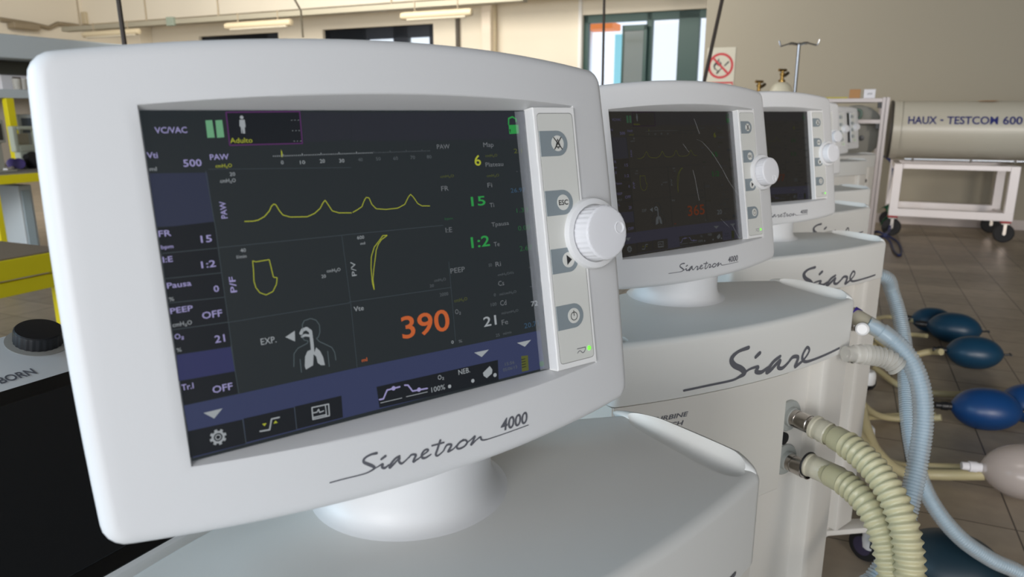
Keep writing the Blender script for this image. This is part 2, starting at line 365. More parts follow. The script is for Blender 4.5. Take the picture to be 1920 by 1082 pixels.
UI_LINE=[([(-97.5,-39.5),(-91.7,-39.2),(-88.3,-39.6),(-83.6,-41.7),(-79.7,-45.3),(-77.8,-48.5),(-76.1,-49.8),(-74.7,-49.3),(-72.7,-44.8),(-70.6,-41.7),(-65.7,-39.9),(-53.4,-39.1),(-47.8,-41.0),(-43.1,-44.3),(-40.4,-48.2),(-38.6,-49.9),(-36.4,-45.9),(-34.2,-41.8),(-29.4,-40.0),(-19.4,-39.2)],0.6,'Y',0),([(-18.6,-39.4),(-14.4,-41.2),(-10.7,-43.1),(-8.4,-47.3),(-6.4,-49.8),(-4.1,-49.3),(-2.4,-44.2),(0.7,-40.7),(8.9,-39.6),(18.7,-39.8),(25.2,-42.3),(28.9,-47.6),(31.1,-49.7),(33.3,-47.4),(36.5,-42.1),(40.0,-40.0),(47.1,-39.4)],0.55,'Y',0),([(-95.6,-12.3),(-93.6,-11.3),(-84.3,-11.8),(-83.0,0.8),(-80.5,1.4),(-81.6,5.9),(-84.7,10.6),(-89.6,12.3),(-93.7,10.2),(-95.9,6.3),(-96.6,1.8),(-95.9,-5.8)],0.55,'Y',1),([(-8.9,20.0),(-9.7,14.5),(-9.3,3.3),(-8.0,-5.0),(-4.7,-12.0),(0.9,-17.3),(3.5,-20.0),(7.2,-19.9),(5.2,-18.7),(1.9,-17.0),(-1.0,-13.9),(-3.4,-9.6),(-4.5,-5.2),(-7.2,4.6),(-8.9,12.3)],0.55,'Y',1),([(-99.7,-113.0),(-49.1,-113.5),(-50.1,-91.1),(-100.2,-91.1)],0.9,'P',1),([(-116.5,-23.6),(-29.4,-23.4)],0.4,'l',0),([(-29.6,-23.5),(57.4,-23.1)],0.4,'l',0),([(-29.3,-23.6),(-28.9,27.1),(-30.1,76.0)],0.4,'l',0),([(-117.0,27.1),(-29.5,27.0)],0.4,'l',0),([(-30.1,26.3),(58.2,27.6)],0.4,'l',0),([(-117.9,-75.0),(-116.8,-38.0)],0.4,'l',0),([(-116.7,-37.9),(-117.2,60.8)],0.4,'l',0),([(-117.5,42.9),(-116.8,76.7)],0.4,'l',0),([(-151.1,-23.6),(-117.6,-23.4)],0.4,'l',0),([(-151.8,-7.3),(-117.2,-6.7)],0.4,'l',0),([(-152.0,8.6),(-117.3,9.8)],0.4,'l',0),([(-152.0,26.1),(-117.3,26.9)],0.4,'l',0),([(58.7,6.4),(56.9,72.0)],0.4,'l',0),([(-116.0,-75.7),(-15.2,-72.5)],0.3,'l',0),([(-116.7,94.5),(-116.7,111.6)],0.5,'l',0),([(-80.5,94.4),(-81.0,111.0)],0.5,'l',0),([(-106.3,105.7),(-99.8,106.2),(-97.5,99.1),(-92.1,99.2)],1.0,'W',0),([(-68.1,97.9),(-55.5,98.2),(-56.0,106.8),(-68.5,106.6)],0.9,'W',1),([(-58.0,98.2),(-58.2,106.9)],0.7,'W',0),([(-67.5,102.0),(-64.8,102.0),(-63.4,100.3),(-62.9,102.7),(-59.9,102.3)],0.8,'W',0),([(-68.3,105.3),(-58.5,105.5)],0.9,'W',0),([(-15.4,104.2),(-12.2,104.3),(-8.3,98.3),(2.6,98.1)],1.2,'L',0),([(7.0,97.8),(9.8,98.4),(13.1,103.9),(26.2,104.6)],1.2,'L',0),([(-15.1,106.9),(3.4,107.2)],0.5,'W',0),([(7.1,107.1),(26.1,107.4)],0.5,'W',0),([(-67.3,37.4),(-65.5,34.5),(-60.7,33.7),(-56.8,35.5),(-54.7,39.5),(-55.0,44.7),(-56.6,47.9),(-58.2,48.8),(-56.4,51.4),(-52.6,53.9),(-47.6,57.4),(-45.9,61.6),(-45.8,67.5)],0.6,'s',0),([(-67.3,37.4),(-67.2,42.0),(-68.6,45.3),(-67.2,48.4),(-64.4,49.4),(-65.2,51.0),(-72.5,53.2),(-75.8,56.6),(-77.2,66.0)],0.6,'s',0),([(-72.0,61.3),(-72.3,71.0)],0.6,'s',0),([(-51.1,59.4),(-51.4,71.1)],0.6,'s',0),([(-68.9,43.1),(-67.4,40.9),(-64.5,40.4),(-61.9,42.9),(-61.9,49.9),(-62.2,59.1)],2.4,'W',0),([(-68.4,45.5),(-66.2,44.9),(-61.9,46.2)],1.8,'W',0),([(132.1,-102.8),(132.7,-107.7),(136.9,-109.1),(140.5,-107.1),(140.3,-105.2)],1.3,'N',0),([(138.1,21.3),(141.4,21.4),(140.5,37.9),(137.7,38.2)],0.5,'G',0)]
UI_FILL=[([(-152.0,-74.7),(-117.0,-73.6),(-117.2,-39.0),(-152.1,-40.8)],'b'),([(-151.8,42.8),(-117.8,43.8),(-117.2,60.8),(-152.6,59.9)],'c'),([(-152.0,76.6),(-116.8,76.7),(-29.9,76.3),(143.9,78.1),(144.7,112.3),(-20.9,111.4),(-46.7,111.4),(-151.1,112.2)],'d'),([(-48.1,-113.2),(-10.1,-113.1),(-12.6,-93.0),(-48.8,-91.6)],'a'),([(-9.9,-112.9),(150.4,-113.2),(148.4,-89.9),(-12.5,-92.0)],'a'),([(-152.1,93.9),(-116.4,94.6),(-116.7,111.6),(-152.5,111.5)],'k'),([(-116.1,94.2),(-80.9,94.5),(-81.3,110.9),(-116.4,111.0)],'k'),([(-80.3,94.2),(-45.0,94.3),(-45.9,110.7),(-80.8,110.7)],'k'),([(-16.6,93.9),(96.1,95.3),(94.7,113.3),(-16.2,110.5)],'k'),([(-99.3,-112.8),(-49.1,-113.3),(-50.3,-91.3),(-100.2,-91.3)],'k'),([(-151.7,-40.0),(-117.0,-41.1),(-117.5,-23.7),(-151.2,-23.8)],'k'),([(-150.9,-23.2),(-117.5,-23.0),(-117.4,-7.1),(-151.7,-7.5)],'k'),([(-151.6,-7.0),(-117.3,-6.3),(-117.3,9.5),(-152.0,8.3)],'k'),([(-152.0,8.9),(-117.2,10.2),(-117.2,26.5),(-152.1,25.8)],'k'),([(-151.8,26.5),(-117.2,27.3),(-117.8,43.5),(-151.8,42.5)],'k'),([(-151.9,60.2),(-117.5,60.7),(-117.4,76.1),(-152.1,76.4)],'k'),([(-113.6,-107.7),(-109.3,-107.9),(-109.2,-96.4),(-113.8,-96.3)],'n'),([(-107.3,-107.7),(-102.9,-107.9),(-103.0,-96.5),(-107.7,-96.2)],'n'),([(-140.8,84.2),(-128.6,84.0),(-134.7,89.5)],'W'),([(73.4,84.6),(88.1,84.8),(80.2,89.7)],'W'),([(117.6,84.5),(133.0,84.6),(125.5,89.4)],'W'),([(-104.3,100.9),(-101.2,101.0),(-102.9,102.9)],'Y'),([(-96.7,102.7),(-93.6,102.7),(-95.0,100.8)],'Y'),([(-80.4,43.8),(-73.1,40.5),(-73.9,48.1)],'W'),([(-62.9,56.1),(-66.0,56.7),(-68.2,60.3),(-69.3,67.0),(-68.8,69.6),(-66.3,68.7),(-63.2,67.6),(-62.0,60.9)],'W'),([(-59.3,55.2),(-56.7,58.4),(-55.0,63.4),(-54.5,69.3),(-57.5,68.7),(-59.6,66.6),(-60.1,61.8),(-61.7,59.8)],'W'),([(132.0,-102.2),(142.2,-102.4),(142.1,-94.9),(131.9,-94.6)],'N'),([(120.6,96.8),(127.8,97.5),(127.1,110.8),(119.7,110.6)],'y'),([(-66.0,-87.4),(-65.3,-84.9),(-65.9,-81.4),(-66.3,-82.9)],'Y'),([(79.8,103.1),(87.2,98.8),(89.5,102.5),(88.6,105.6),(83.0,108.3),(80.2,105.8)],'W'),([(-91.6,-108.0),(-88.1,-108.0),(-88.1,-103.1),(-88.8,-102.9),(-89.0,-98.8),(-90.4,-98.7),(-90.3,-102.7),(-91.0,-98.9),(-91.5,-98.9),(-91.4,-102.9),(-92.1,-103.9)],'W')]
UI_DOT=[((-89.9,-109.6),1.2,'W'),((46.6,107.5),1.5,'W'),((69.1,107.7),1.6,'W'),((91.5,107.5),1.7,'W'),((142.0,108.0),2.6,'g'),((-2.8,98.1),1.7,'L'),((18.8,104.0),1.7,'L')]
UI_GEAR=((-133.9,102.6),5.3999999999999915)
UI_TICK=((-71.9,-82.5),(52.4,-82.4))
MODEL_STROKES=[([(-67.6,150.4),(-57.6,150.4),(-46.6,150.7),(-41.0,150.6),(-37.4,149.9),(-34.4,148.7),(-35.3,147.0),(-38.9,144.3),(-41.5,142.3),(-41.5,140.2),(-39.1,138.7),(-35.5,137.9),(-31.4,138.0)],[0.7,0.7,0.7,0.8,1.0,1.3,1.7,1.8,1.6,1.3,1.2,1.3,1.6]),([(-34.4,148.9),(-31.5,148.2),(-27.8,147.2),(-28.5,149.4),(-26.5,150.6),(-23.1,149.1)],[0.8,0.8,1.2,1.5,1.4,0.9]),([(-28.3,143.4),(-24.9,141.9)],[1.3,1.5]),([(-14.1,144.9),(-17.7,145.9),(-21.6,149.1),(-22.7,151.4),(-19.6,149.8),(-14.1,146.2),(-15.0,148.6),(-13.3,150.8),(-10.4,149.9),(-6.3,147.4)],[1.4,1.3,1.4,1.5,1.2,1.0,1.3,1.4,1.0,0.9]),([(-6.9,148.1),(-4.3,146.4),(-0.9,147.5),(-2.6,150.2),(-3.4,152.2),(0.4,150.9)],[0.9,1.2,1.4,1.4,1.4,0.9]),([(0.3,151.2),(4.4,149.3),(9.0,147.4),(9.5,146.0),(6.8,145.8),(4.1,148.3),(4.2,151.1),(7.0,151.8),(11.6,150.4)],[0.9,0.9,1.1,1.2,1.1,1.4,1.5,1.2,0.9]),([(20.9,141.7),(17.6,147.9),(15.7,151.5),(17.0,153.0),(20.4,151.8),(22.9,150.4)],[1.4,1.4,1.4,1.2,0.9,0.9]),([(13.4,144.0),(18.8,144.1),(23.7,144.2)],[1.1,1.1,1.1]),([(22.6,150.6),(26.1,146.9),(30.1,147.7),(27.6,151.0),(26.7,152.3),(31.2,151.5),(34.5,149.6)],[0.9,1.2,1.4,1.4,1.4,0.9,0.9]),([(41.2,146.7),(37.3,148.0),(34.6,150.5),(36.2,152.6),(41.0,152.2),(44.3,149.9),(43.2,147.4),(40.1,147.2)],[1.3,1.3,1.4,1.3,1.2,1.3,1.2,1.0]),([(43.7,150.2),(48.5,148.2),(52.2,146.6),(49.9,149.9),(47.7,152.6),(53.2,149.9),(57.2,148.6),(57.8,150.6),(59.6,151.8),(63.5,152.3)],[0.9,0.9,1.3,1.4,1.4,0.9,1.2,1.3,1.0,0.8]),([(63.5,152.3),(79.6,152.2),(106.8,151.6)],[0.7,0.6,0.6])]
BRAND_STROKES=[([(-143.5,-78.9),(-102.2,-77.9),(-58.7,-77.6),(-44.2,-74.9),(-33.6,-70.5),(-40.5,-62.5),(-54.3,-55.0),(-60.9,-47.0),(-59.0,-40.4),(-48.2,-34.4),(-29.6,-31.7)],[2.6,2.6,2.8,3.5,6.5,7,7,6.5,5.5,4,5]),([(-33.7,-69.7),(-21.5,-65.8),(-5.9,-65.4),(-9.3,-72.2),(2.4,-75.4),(16.4,-70.0)],[3,3,4,5.5,5,3]),([(-12.6,-49.0),(-4.8,-44.1)],[4.5,5]),([(42.1,-57.6),(26.8,-63.9),(14.3,-77.1),(22.7,-76.0),(42.9,-63.7),(39.6,-74.4),(49.9,-78.0),(63.0,-71.6),(68.4,-66.3)],[4,4.5,5.5,5,4,5,4.5,3.5,3]),([(64.9,-70.6),(73.5,-64.6),(86.6,-67.4),(83.8,-77.0),(82.4,-81.7),(101.7,-75.7)],[3,4.5,5,5,5,3]),([(99.6,-76.1),(110.5,-69.1),(115.5,-61.2),(108.3,-55.6),(99.8,-63.7),(98.6,-72.3),(109.0,-79.4),(134.6,-80.2),(169.2,-79.3),(208.6,-77.8)],[3,3,3.5,4,4,4.5,4,3.2,3,3])]

UI_RGB = dict(L=(158, 152, 200), W=(160, 166, 170), G=(88, 94, 98), Y=(172, 178, 52), y=(86, 92, 40), g=(42, 92, 56), N=(44, 150, 72), n=(108, 166, 126),
              O=(196, 96, 48), B=(56, 84, 108), P=(84, 42, 94), w=(112, 116, 120), l=(62, 72, 78), s=(80, 92, 96), k=(18, 24, 31), a=(38, 41, 50), b=(44, 50, 72), c=(46, 50, 92), d=(52, 60, 94), base=(34, 41, 45))  # dim text copies hold the viewing-angle fade at the screen's right
def ui_mats(tag_, k):
    out = {}
    for key, rgb in UI_RGB.items():
        kk = k if key not in 'kabcd' and key != 'base' else 0.35 + 0.65 * k
        if tag_ != 'bright': rgb = dict(base=(60, 57, 52), k=(54, 51, 46), a=(58, 56, 56), b=(60, 59, 66), c=(60, 59, 70), d=(64, 63, 78)).get(key, rgb)  # room reflection haze put into the dimmer screens' background colours
        out[key] = glow('display_%s_%s' % (tag_, key), rgb, (kk if key not in ('base', 'k') else kk) * 0.8)
    return out
def screen_mesh(level, swap, film_lines=()):
    k = dict(bright=1.0, dim=0.17, faint=0.09)[level]
    mm = ui_mats(level, k); keys = list(mm); idx = {q: i for i, q in enumerate(keys)}
    idx_f = {'k': idx['k']}
    mb = MB()
    mb.span((-152, 0, -114.3), (152, 2, 114.3), idx['base'])
    P = lambda lay: (lambda x, y: (x, -lay, y))
    for i, (poly, c) in enumerate(UI_FILL):
        lay = 0.10 if c in 'abcd' else (0.2 if c == 'k' else 0.3)
        mb.add([(u, -lay, -v) for u, v in poly], [tuple(range(len(poly)))], idx[c])
    for pts, wd, c, closed in UI_LINE:
        q = pts + [pts[0]] if closed else pts
        for a, b in zip(q, q[1:]):
            for pl in stroke2d([a, b], [wd, wd], 1, wd > 0.6):
                mb.add([(u, -0.3, -v) for u, v in pl], [tuple(range(len(pl)))], idx[c])
    (t0, t1) = UI_TICK
    for i in range(91):
        u = t0[0] + (t1[0] - t0[0]) * i / 90.0; v = -82.4; h = 1.6 if i % 10 == 5 else 0.8
        mb.add([(u - .22, -0.3, -v), (u + .22, -0.3, -v), (u + .22, -0.3, -v + h), (u - .22, -0.3, -v + h)], [(0, 1, 2, 3)], idx['W' if i < 55 else 'G'])
    for (u, v), r, c in UI_DOT:
        mb.add([(u + r * math.cos(j * PI / 8), -0.3, -v + r * math.sin(j * PI / 8)) for j in range(16)], [tuple(range(16))], idx[c])
    for k in range(4):                # cells of the battery
        mb.add([(x, -.36, z) for x, z in ((110 + 10.2, -99.6 - k * 2.3), (110 + 14.6, -99.6 - k * 2.3), (110 + 14.6, -100.2 - k * 2.3), (110 + 10.2, -100.2 - k * 2.3))], [(0, 1, 2, 3)], idx['k'])
    (gu, gv), gr = UI_GEAR
    def ring(r0, r1, n, wob, lay):
        for j in range(n):
            a0, a1 = 2 * PI * j / n, 2 * PI * (j + 1) / n
            f = 1.0 if not wob else (1.0 if (j // 2) % 2 == 0 else 0.78)
            mb.add([(gu + q * math.cos(a), -lay, -gv + q * math.sin(a)) for q, a in ((r0, a0), (r1 * f, a0), (r1 * f, a1), (r0, a1))], [(0, 1, 2, 3)], idx['W'])
    ring(gr * .52, gr, 32, True, .3); ring(gr * .24, gr * .36, 24, False, .3)
    # keyhole of the padlock and bars of the battery
    mb.add([(133 + .7 * math.cos(j * PI / 4), -.4, 98 + 0 + .7 * math.sin(j * PI / 4)) for j in range(8)], [tuple(range(8))], idx['k'])
    mb.add([(132.7, -.4, 97.6), (133.3, -.4, 97.6), (133.3, -.4, 95.6), (132.7, -.4, 95.6)], [(0, 1, 2, 3)], idx['k'])
    for s, u, v, wd, cap, c, vert in UI_TEXT:
        s = swap.get(s, s)
        big = cap > 7
        flat_text(mb, s, u, -v, wd, cap, P(0.35), idx[c], 4 if big else 2, 0.012 if c in 'LNO' or big else 0.0, 0.0, bool(vert))
    for q in film_lines: pass
    for i, v in enumerate(mb.v): mb.v[i] = v / 1000.0
    return mb, [mm[q] for q in keys]

# ---------------------------------------------------------------- the ventilator
def wf(u): return -22 + 0.0005 * (u - 40) ** 2          # bulge of the bezel towards the viewer (mm)
UL, UR = -208.0, 245.0
def vt(u): return -(151 + 12 * (1 - ((u - 19) / 227.0) ** 2))
def vb(u): return 159.5 + 12 * (1 - ((u - 19) / 227.0) ** 2)
NT, NS, NC = 30, 10, 6
def outer_ring(d):
    rc = max(16 - d, 4.0); l, r = UL + d, UR - d; pts = []
    def arc(cx, cy, a0, a1): return [(cx + rc * math.cos(a0 + (a1 - a0) * k / (NC - 1)), cy + rc * math.sin(a0 + (a1 - a0) * k / (NC - 1))) for k in range(NC)]
    pts += arc(l + rc, vt(l + rc) + d + rc, PI, 1.5 * PI)
    pts += [(l + rc + (r - l - 2 * rc) * k / (NT + 1), vt(l + rc + (r - l - 2 * rc) * k / (NT + 1)) + d) for k in range(1, NT + 1)]
    pts += arc(r - rc, vt(r - rc) + d + rc, 1.5 * PI, 2 * PI)
    t, b = vt(r - rc) + d + rc, vb(r - rc) - d - rc
    bow = lambda k: 3.0 * (1 - (2.0 * k / (NS + 1) - 1) ** 2)
    pts += [(r + bow(k), t + (b - t) * k / (NS + 1)) for k in range(1, NS + 1)]
    pts += arc(r - rc, vb(r - rc) - d - rc, 0, .5 * PI)
    pts += [(r - rc + (l - r + 2 * rc) * k / (NT + 1), vb(r - rc + (l - r + 2 * rc) * k / (NT + 1)) - d) for k in range(1, NT + 1)]
    pts += arc(l + rc, vb(l + rc) - d - rc, .5 * PI, PI)
    t, b = vt(l + rc) + d + rc, vb(l + rc) - d - rc
    pts += [(l - bow(k), b + (t - b) * k / (NS + 1)) for k in range(1, NS + 1)]
    return pts
def lip_ring(l, r, v0, arcv):
    f = lambda u: v0 + arcv * (1 - ((u - 22) / 176.0) ** 2)
    pts = [(l, -f(l))] * NC
    pts += [(l + (r - l) * k / (NT + 1), -f(l + (r - l) * k / (NT + 1))) for k in range(1, NT + 1)]
    pts += [(r, -f(r))] * NC
    pts += [(r, -f(r) + 2 * f(r) * k / (NS + 1)) for k in range(1, NS + 1)]
    pts += [(r, f(r))] * NC
    pts += [(r + (l - r) * k / (NT + 1), f(r + (l - r) * k / (NT + 1))) for k in range(1, NT + 1)]
    pts += [(l, f(l))] * NC
    pts += [(l, f(l) - 2 * f(l) * k / (NS + 1)) for k in range(1, NS + 1)]
    return pts
def housing_mesh():
    mb = MB(); rs = []
    rs.append([(u, 1.5, -v) for u, v in lip_ring(-152.6, 197, 114.5, 0)])
    rs.append([(u, wf(u) + 1.2, -v) for u, v in lip_ring(-153, 197.8, 116.6, 5.6)])
    rs.append([(u, wf(u) + .3, -v) for u, v in lip_ring(-153.4, 198.2, 117.0, 5.9)])
    rs.append([(u, wf(u), -v) for u, v in lip_ring(-154.4, 199.2, 117.9, 6.2)])
    RR = 10.0
    i0, i1 = lip_ring(-154.4, 199.2, 117.9, 6.2), outer_ring(RR)
    for k in range(1, 6):
        t = k / 6.0; rs.append([(a[0] + (b[0] - a[0]) * t, wf(a[0] + (b[0] - a[0]) * t), -(a[1] + (b[1] - a[1]) * t)) for a, b in zip(i0, i1)])
    for k in range(8):
        a = PI / 2 * k / 7
        d = RR * (1 - math.sin(a)); dep = RR * (1 - math.cos(a))
        rs.append([(u, wf(u) + dep, -v) for u, v in outer_ring(d)])
    for d, dep, t in ((0.5, 26, .35), (2.5, 52, .8), (7, 66, 1), (16, 74, 1), (60, 78, 1)):
        rs.append([(u, wf(u) * (1 - t) + dep, -v) for u, v in outer_ring(d)])
    mb.rings(rs, 0, True, True)
    for i, v in enumerate(mb.v): mb.v[i] = v / 1000.0
    return mb
def on_face(x, y): return Vector((x, wf(x) - 0.35, y)) / 1000.0
def lettering_mesh():
    mb = MB()
    for pts, ws in MODEL_STROKES:
        for pl in stroke2d([(u, -v) for u, v in pts], [q * 1.32 for q in ws], 6):
            mb.add([on_face(*q) for q in pl], [tuple(range(len(pl)))])
    flat_text(mb, '4000', 77.8, -149.3, 29.2, 10.0, on_face, 0, 4, 0.02, 0.22)
    return mb
ZP = -11.8                           # face of the button strip
def strip_mesh():
    mb = MB()
    P = [(150.6, -115.3), (197.2, -115.3), (197.2, 115.3), (150.6, 115.3)]
    prof = [(0, 1.5), (0, ZP + 1.0), (.3, ZP + .3), (1.0, ZP)]
    mb.rings([[(x, y, z) for x, z in offset_poly(P, d)] for d, y in prof], 0, False, True)
    Q = round_corners([(154, -110.3), (194, -110.3), (194, 110.3), (154, 110.3)], 4)
    mb.rings([[(x, ZP - .06, z) for x, z in Q], [(x, ZP - .1, z) for x, z in offset_poly(Q, .35)]], 2, False, True)
    Q = offset_poly(Q, .45)
    mb.rings([[(x, ZP - .1, z) for x, z in Q], [(x, ZP - .25, z) for x, z in offset_poly(Q, .1)]], 1, False, True)
    for i, v in enumerate(mb.v): mb.v[i] = v / 1000.0
    return mb
def button_mesh(kind):
    mb = MB()
    D = [(-20, -11), (0, -11)] + [(11 * math.sin(a), -11 * math.cos(a)) for a in [PI * k / 16 for k in range(1, 16)]] + [(0, 11), (-20, 11)]
    mb.rings([[(x, -.25, z) for x, z in D], [(x, -.55, z) for x, z in offset_poly(D, .25)]], 0, False, True)
    C = [(-.4 + 6.9 * math.cos(2 * PI * k / 32), 6.9 * math.sin(2 * PI * k / 32)) for k in range(32)]
    mb.rings([[(x, -.5, z) for x, z in C], [(x, -.75, z) for x, z in offset_poly(C, .15)]], 1, False, True)
    def ln(pts, w_):
        for pl in stroke2d(pts, [w_] * len(pts), 4): mb.add([(x - .4, -.9, z) for x, z in pl], [tuple(range(len(pl)))], 2)
    if kind == 'silence':
        ln([(-4.2, 5), (4.2, -5)], 1.0); ln([(4, 5), (-4.2, -5)], 1.0)
        ln([(-2.6, -2.9), (0, 3.6)], .7); ln([(0, 3.6), (2.6, -2.9)], .7); ln([(-3, -3), (3, -3)], .7); ln([(-.8, -3.6), (0, -4.4), (.9, -3.6)], .7)
    elif kind == 'escape':
        flat_text(mb, 'ESC', -5.6, -2.2, 10.6, 4.5, lambda x, y: (x, -.9, y), 2, 3, 0.02)
    elif kind == 'start':
        mb.add([(-2.6, -.9, -4.6), (3.2, -.9, 0), (-2.6, -.9, 4.6)], [(0, 1, 2)], 2)
    else:
        ln([(3.6 * math.cos(a), -.4 + 3.6 * math.sin(a)) for a in [PI / 2 + 2 * PI * k / 24 for k in range(25)]], .7); ln([(0, 0), (0, 4.6)], .7)
    for i, v in enumerate(mb.v): mb.v[i] = v / 1000.0
    return mb
def light_mesh():
    mb = MB(); prof = [(2.1, 0), (2.1, .4), (1.7, .9), (.9, 1.3), (.1, 1.4)]
    mb.lathe(prof, 20, 0, Matrix.Rotation(PI / 2, 4, 'X'))
    for pl in stroke2d([(-14, 1.6), (-4.2, 1.6)], [.7, .7]): mb.add([(x, -.1, z) for x, z in pl], [tuple(range(len(pl)))], 1)
    for pl in stroke2d([(-14, -2.2), (-12.2, -.8), (-10.4, -.8), (-8.4, -2.8), (-6.4, -2.6), (-4.4, -.2), (-4.6, 1.4)], [.7] * 7): mb.add([(x, -.1, z) for x, z in pl], [tuple(range(len(pl)))], 1)
    for i, v in enumerate(mb.v): mb.v[i] = v / 1000.0
    return mb
def knob_mesh():
    mb = MB(); seg = 120; rs = []
    for r, z, rib in ((24.8, 0, 1), (24.8, 14.5, 1), (24.2, 16.6, .4), (22.6, 17.8, 0), (21.0, 18.0, 0), (12, 18.4, 0)):
        rs.append([((r - (.55 * rib if (j // 2) % 2 else 0)) * math.cos(2 * PI * j / seg), (r - (.55 * rib if (j // 2) % 2 else 0)) * math.sin(2 * PI * j / seg), z) for j in range(seg)])
    mb.rings(rs, 0, True, True)
    # finger dimple: shallow bowl with a raised rim near the edge
    prof = [(5.8, 17.9), (5.6, 18.55), (5.0, 18.6), (4.2, 18.2), (2.5, 17.75), (.1, 17.6)]
    q = MB(); q.lathe(prof, 28, 0, None, False); mb.add([v + Vector((15.0, 0, .15)) for v in q.v], q.f, 0)
    for i, v in enumerate(mb.v): mb.v[i] = v / 1000.0
    return mb
def collar_mesh():
    mb = MB(); mb.lathe([(33, -2), (32.4, 4.5), (31.4, 6.2), (29.6, 6.8), (26.4, 6.6), (26.0, 4.5), (25.6, 3.0), (3, 3.0)], 64)
    for i, v in enumerate(mb.v): mb.v[i] = v / 1000.0
    return mb
CREASES = [[(12.9, -60.4), (25, -46.2)], [(48.7, -66.7), (62.4, -61.8), (85.5, -42.2), (108.2, -14.9), (127.7, 12.9), (148.3, 35.1)], [(31.7, -15.5), (35.3, -1.3), (38.2, 17.8), (41.2, 36.9)],
           [(125, 88.6), (132, 99.8), (139, 111.2)], [(94.1, 73.4), (105.9, 82.7), (114.9, 89.8)], [(46, -101.9), (57, -76)]]
def film_mesh(wr):
    """the loose right edge of the clear film still left on the glass"""
    mb = MB(); rnd = random.Random(wr); n = 46; rs = []
    off = [rnd.uniform(-1, 1) for _ in range(n)]
    for i in range(n):
        z = -113.5 + 227 * i / (n - 1)
        q = off[i]; cur = []
        for u, y in ((139.5, -.55), (143, -.9), (146.5, -2.2 + .35 * q), (149.0, -5.2 + .6 * q), (150.0 + .15 * q, -9.0 + 1.0 * q), (150.3, -11.4 + .5 * q)):
            cur.append((u, y, z))
        rs.append(cur)
    mb.rings(rs, 0, False, False, None, False)
    if wr == 23:                      # raised creases running over the glass
        for q in CREASES:
            c = catmull([(u, -.5, -v) for u, v in q], 8) if len(q) > 2 else [Vector((u, -.5, -v)) for u, v in q]
            wd = .55 if len(q) > 4 else .35
            mb.rings([[p + Vector((-wd, 0, 0)), p + Vector((0, -.5, 0)), p + Vector((wd, 0, 0))] for p in c], 1, False, False, None, False)
    for i, v in enumerate(mb.v): mb.v[i] = v / 1000.0
    return mb

RAD = 1.15
def arc_b(r): return -0.2 + RAD - math.sqrt(RAD * RAD - r * r)
HW, TOP, RIM = 0.255, 0.877, 0.787
def cover_outline(d=0.0):
    P = []
    n = 40
    for k in range(n + 1):
        r = -HW + 2 * HW * k / n; P.append((r, arc_b(r)))
    for k in range(n + 1):
        r = HW - 2 * HW * k / n; P.append((r, 0.06 - 1.15 * r * r))
    # soften the four corners
    idx = [0, n, n + 1, 2 * n + 1]; out = []
    rr = {0: .014, n: .014, n + 1: .03, 2 * n + 1: .03}
    for i, p in enumerate(P):
        if i in rr:
            a, b, c = Vector(P[i - 1]), Vector(p), Vector(P[(i + 1) % len(P)])
            q = min(rr[i], (b - a).length * .9, (c - b).length * .9) if False else rr[i]
            p0, p1 = b + (a - b).normalized() * min(q, (a - b).length * .8), b + (c - b).normalized() * min(q, (c - b).length * .8)
            for k in range(6):
                t = k / 5; out.append(tuple((1 - t) ** 2 * p0 + 2 * t * (1 - t) * b + t * t * p1))
        else: out.append(p)
    return out
def cover_mesh():
    mb = MB(); slab(mb, cover_outline(), RIM, TOP, 0.009, 0.002, 0, 6)
    o = mb.build('top_cover_solid', COVER)
    cuts = []
    def boolean(c, op):
        co = c.build('groove_tool', COVER); cuts.append(co)
        m = o.modifiers.new('groove', 'BOOLEAN'); m.operation = op; m.object = co; m.solver = 'EXACT'
    for s in (1, -1):                 # raised outer rim of the grip
        c = MB(); rs = []; n = 24
        for i in range(n + 1):
            t = .5 - .5 * math.cos(PI * i / n); b = -0.170 + 0.172 * t
            k = max(.06, min(1, t / .14) ** .5 * min(1, (1 - t) / .34) ** .5); rad = 0.0118 * k
            cen = (s * (0.2470 + .0035 * math.sin(PI * t)), b, TOP - 0.0035)
            rs.append([(cen[0] + rad * math.cos(2 * PI * j / 20), cen[1], cen[2] + rad * 1.08 * math.sin(2 * PI * j / 20)) for j in range(20)])
        c.rings(rs); boolean(c, 'UNION')
    for s in (1, -1):                 # the finger trough inside it
        c = MB(); rs = []; n = 28
        for i in range(n + 1):
            t = .5 - .5 * math.cos(PI * i / n); b = -0.169 + 0.150 * t
            k = max(.04, (1 - abs(2 * t - 1) ** 5) ** .5 if 0 < t < 1 else .04)
            rad = (0.0190 - 0.0085 * t) * k
            cen = (s * (0.2315 + 0.0105 * t), b, TOP + 0.0075 - .001 * t)
            rs.append([(cen[0] + rad * math.cos(2 * PI * j / 24), cen[1], cen[2] + rad * math.sin(2 * PI * j / 24)) for j in range(24)])
        c.rings(rs); boolean(c, 'DIFFERENCE')
    dg = bpy.context.evaluated_depsgraph_get()
    me = bpy.data.meshes.new_from_object(o.evaluated_get(dg))
    for q in cuts + [o]: bpy.data.objects.remove(q)
    me.name = 'top_cover'
    me.shade_smooth(); me.set_sharp_from_angle(angle=R(32))
    return me
def brand_mesh():
    mb = MB()
    for pts, ws in BRAND_STROKES:
        for pl in stroke2d(pts, [q * 1.3 for q in ws], 6):
            mb.add([(x / 1000, arc_b(x / 1000) - 0.0008, TOP + z / 1000) for x, z in pl], [tuple(range(len(pl)))])
    return mb
BZ = 0.118
MS = 0.947                           # size of the monitor heads against a 304 mm wide screen
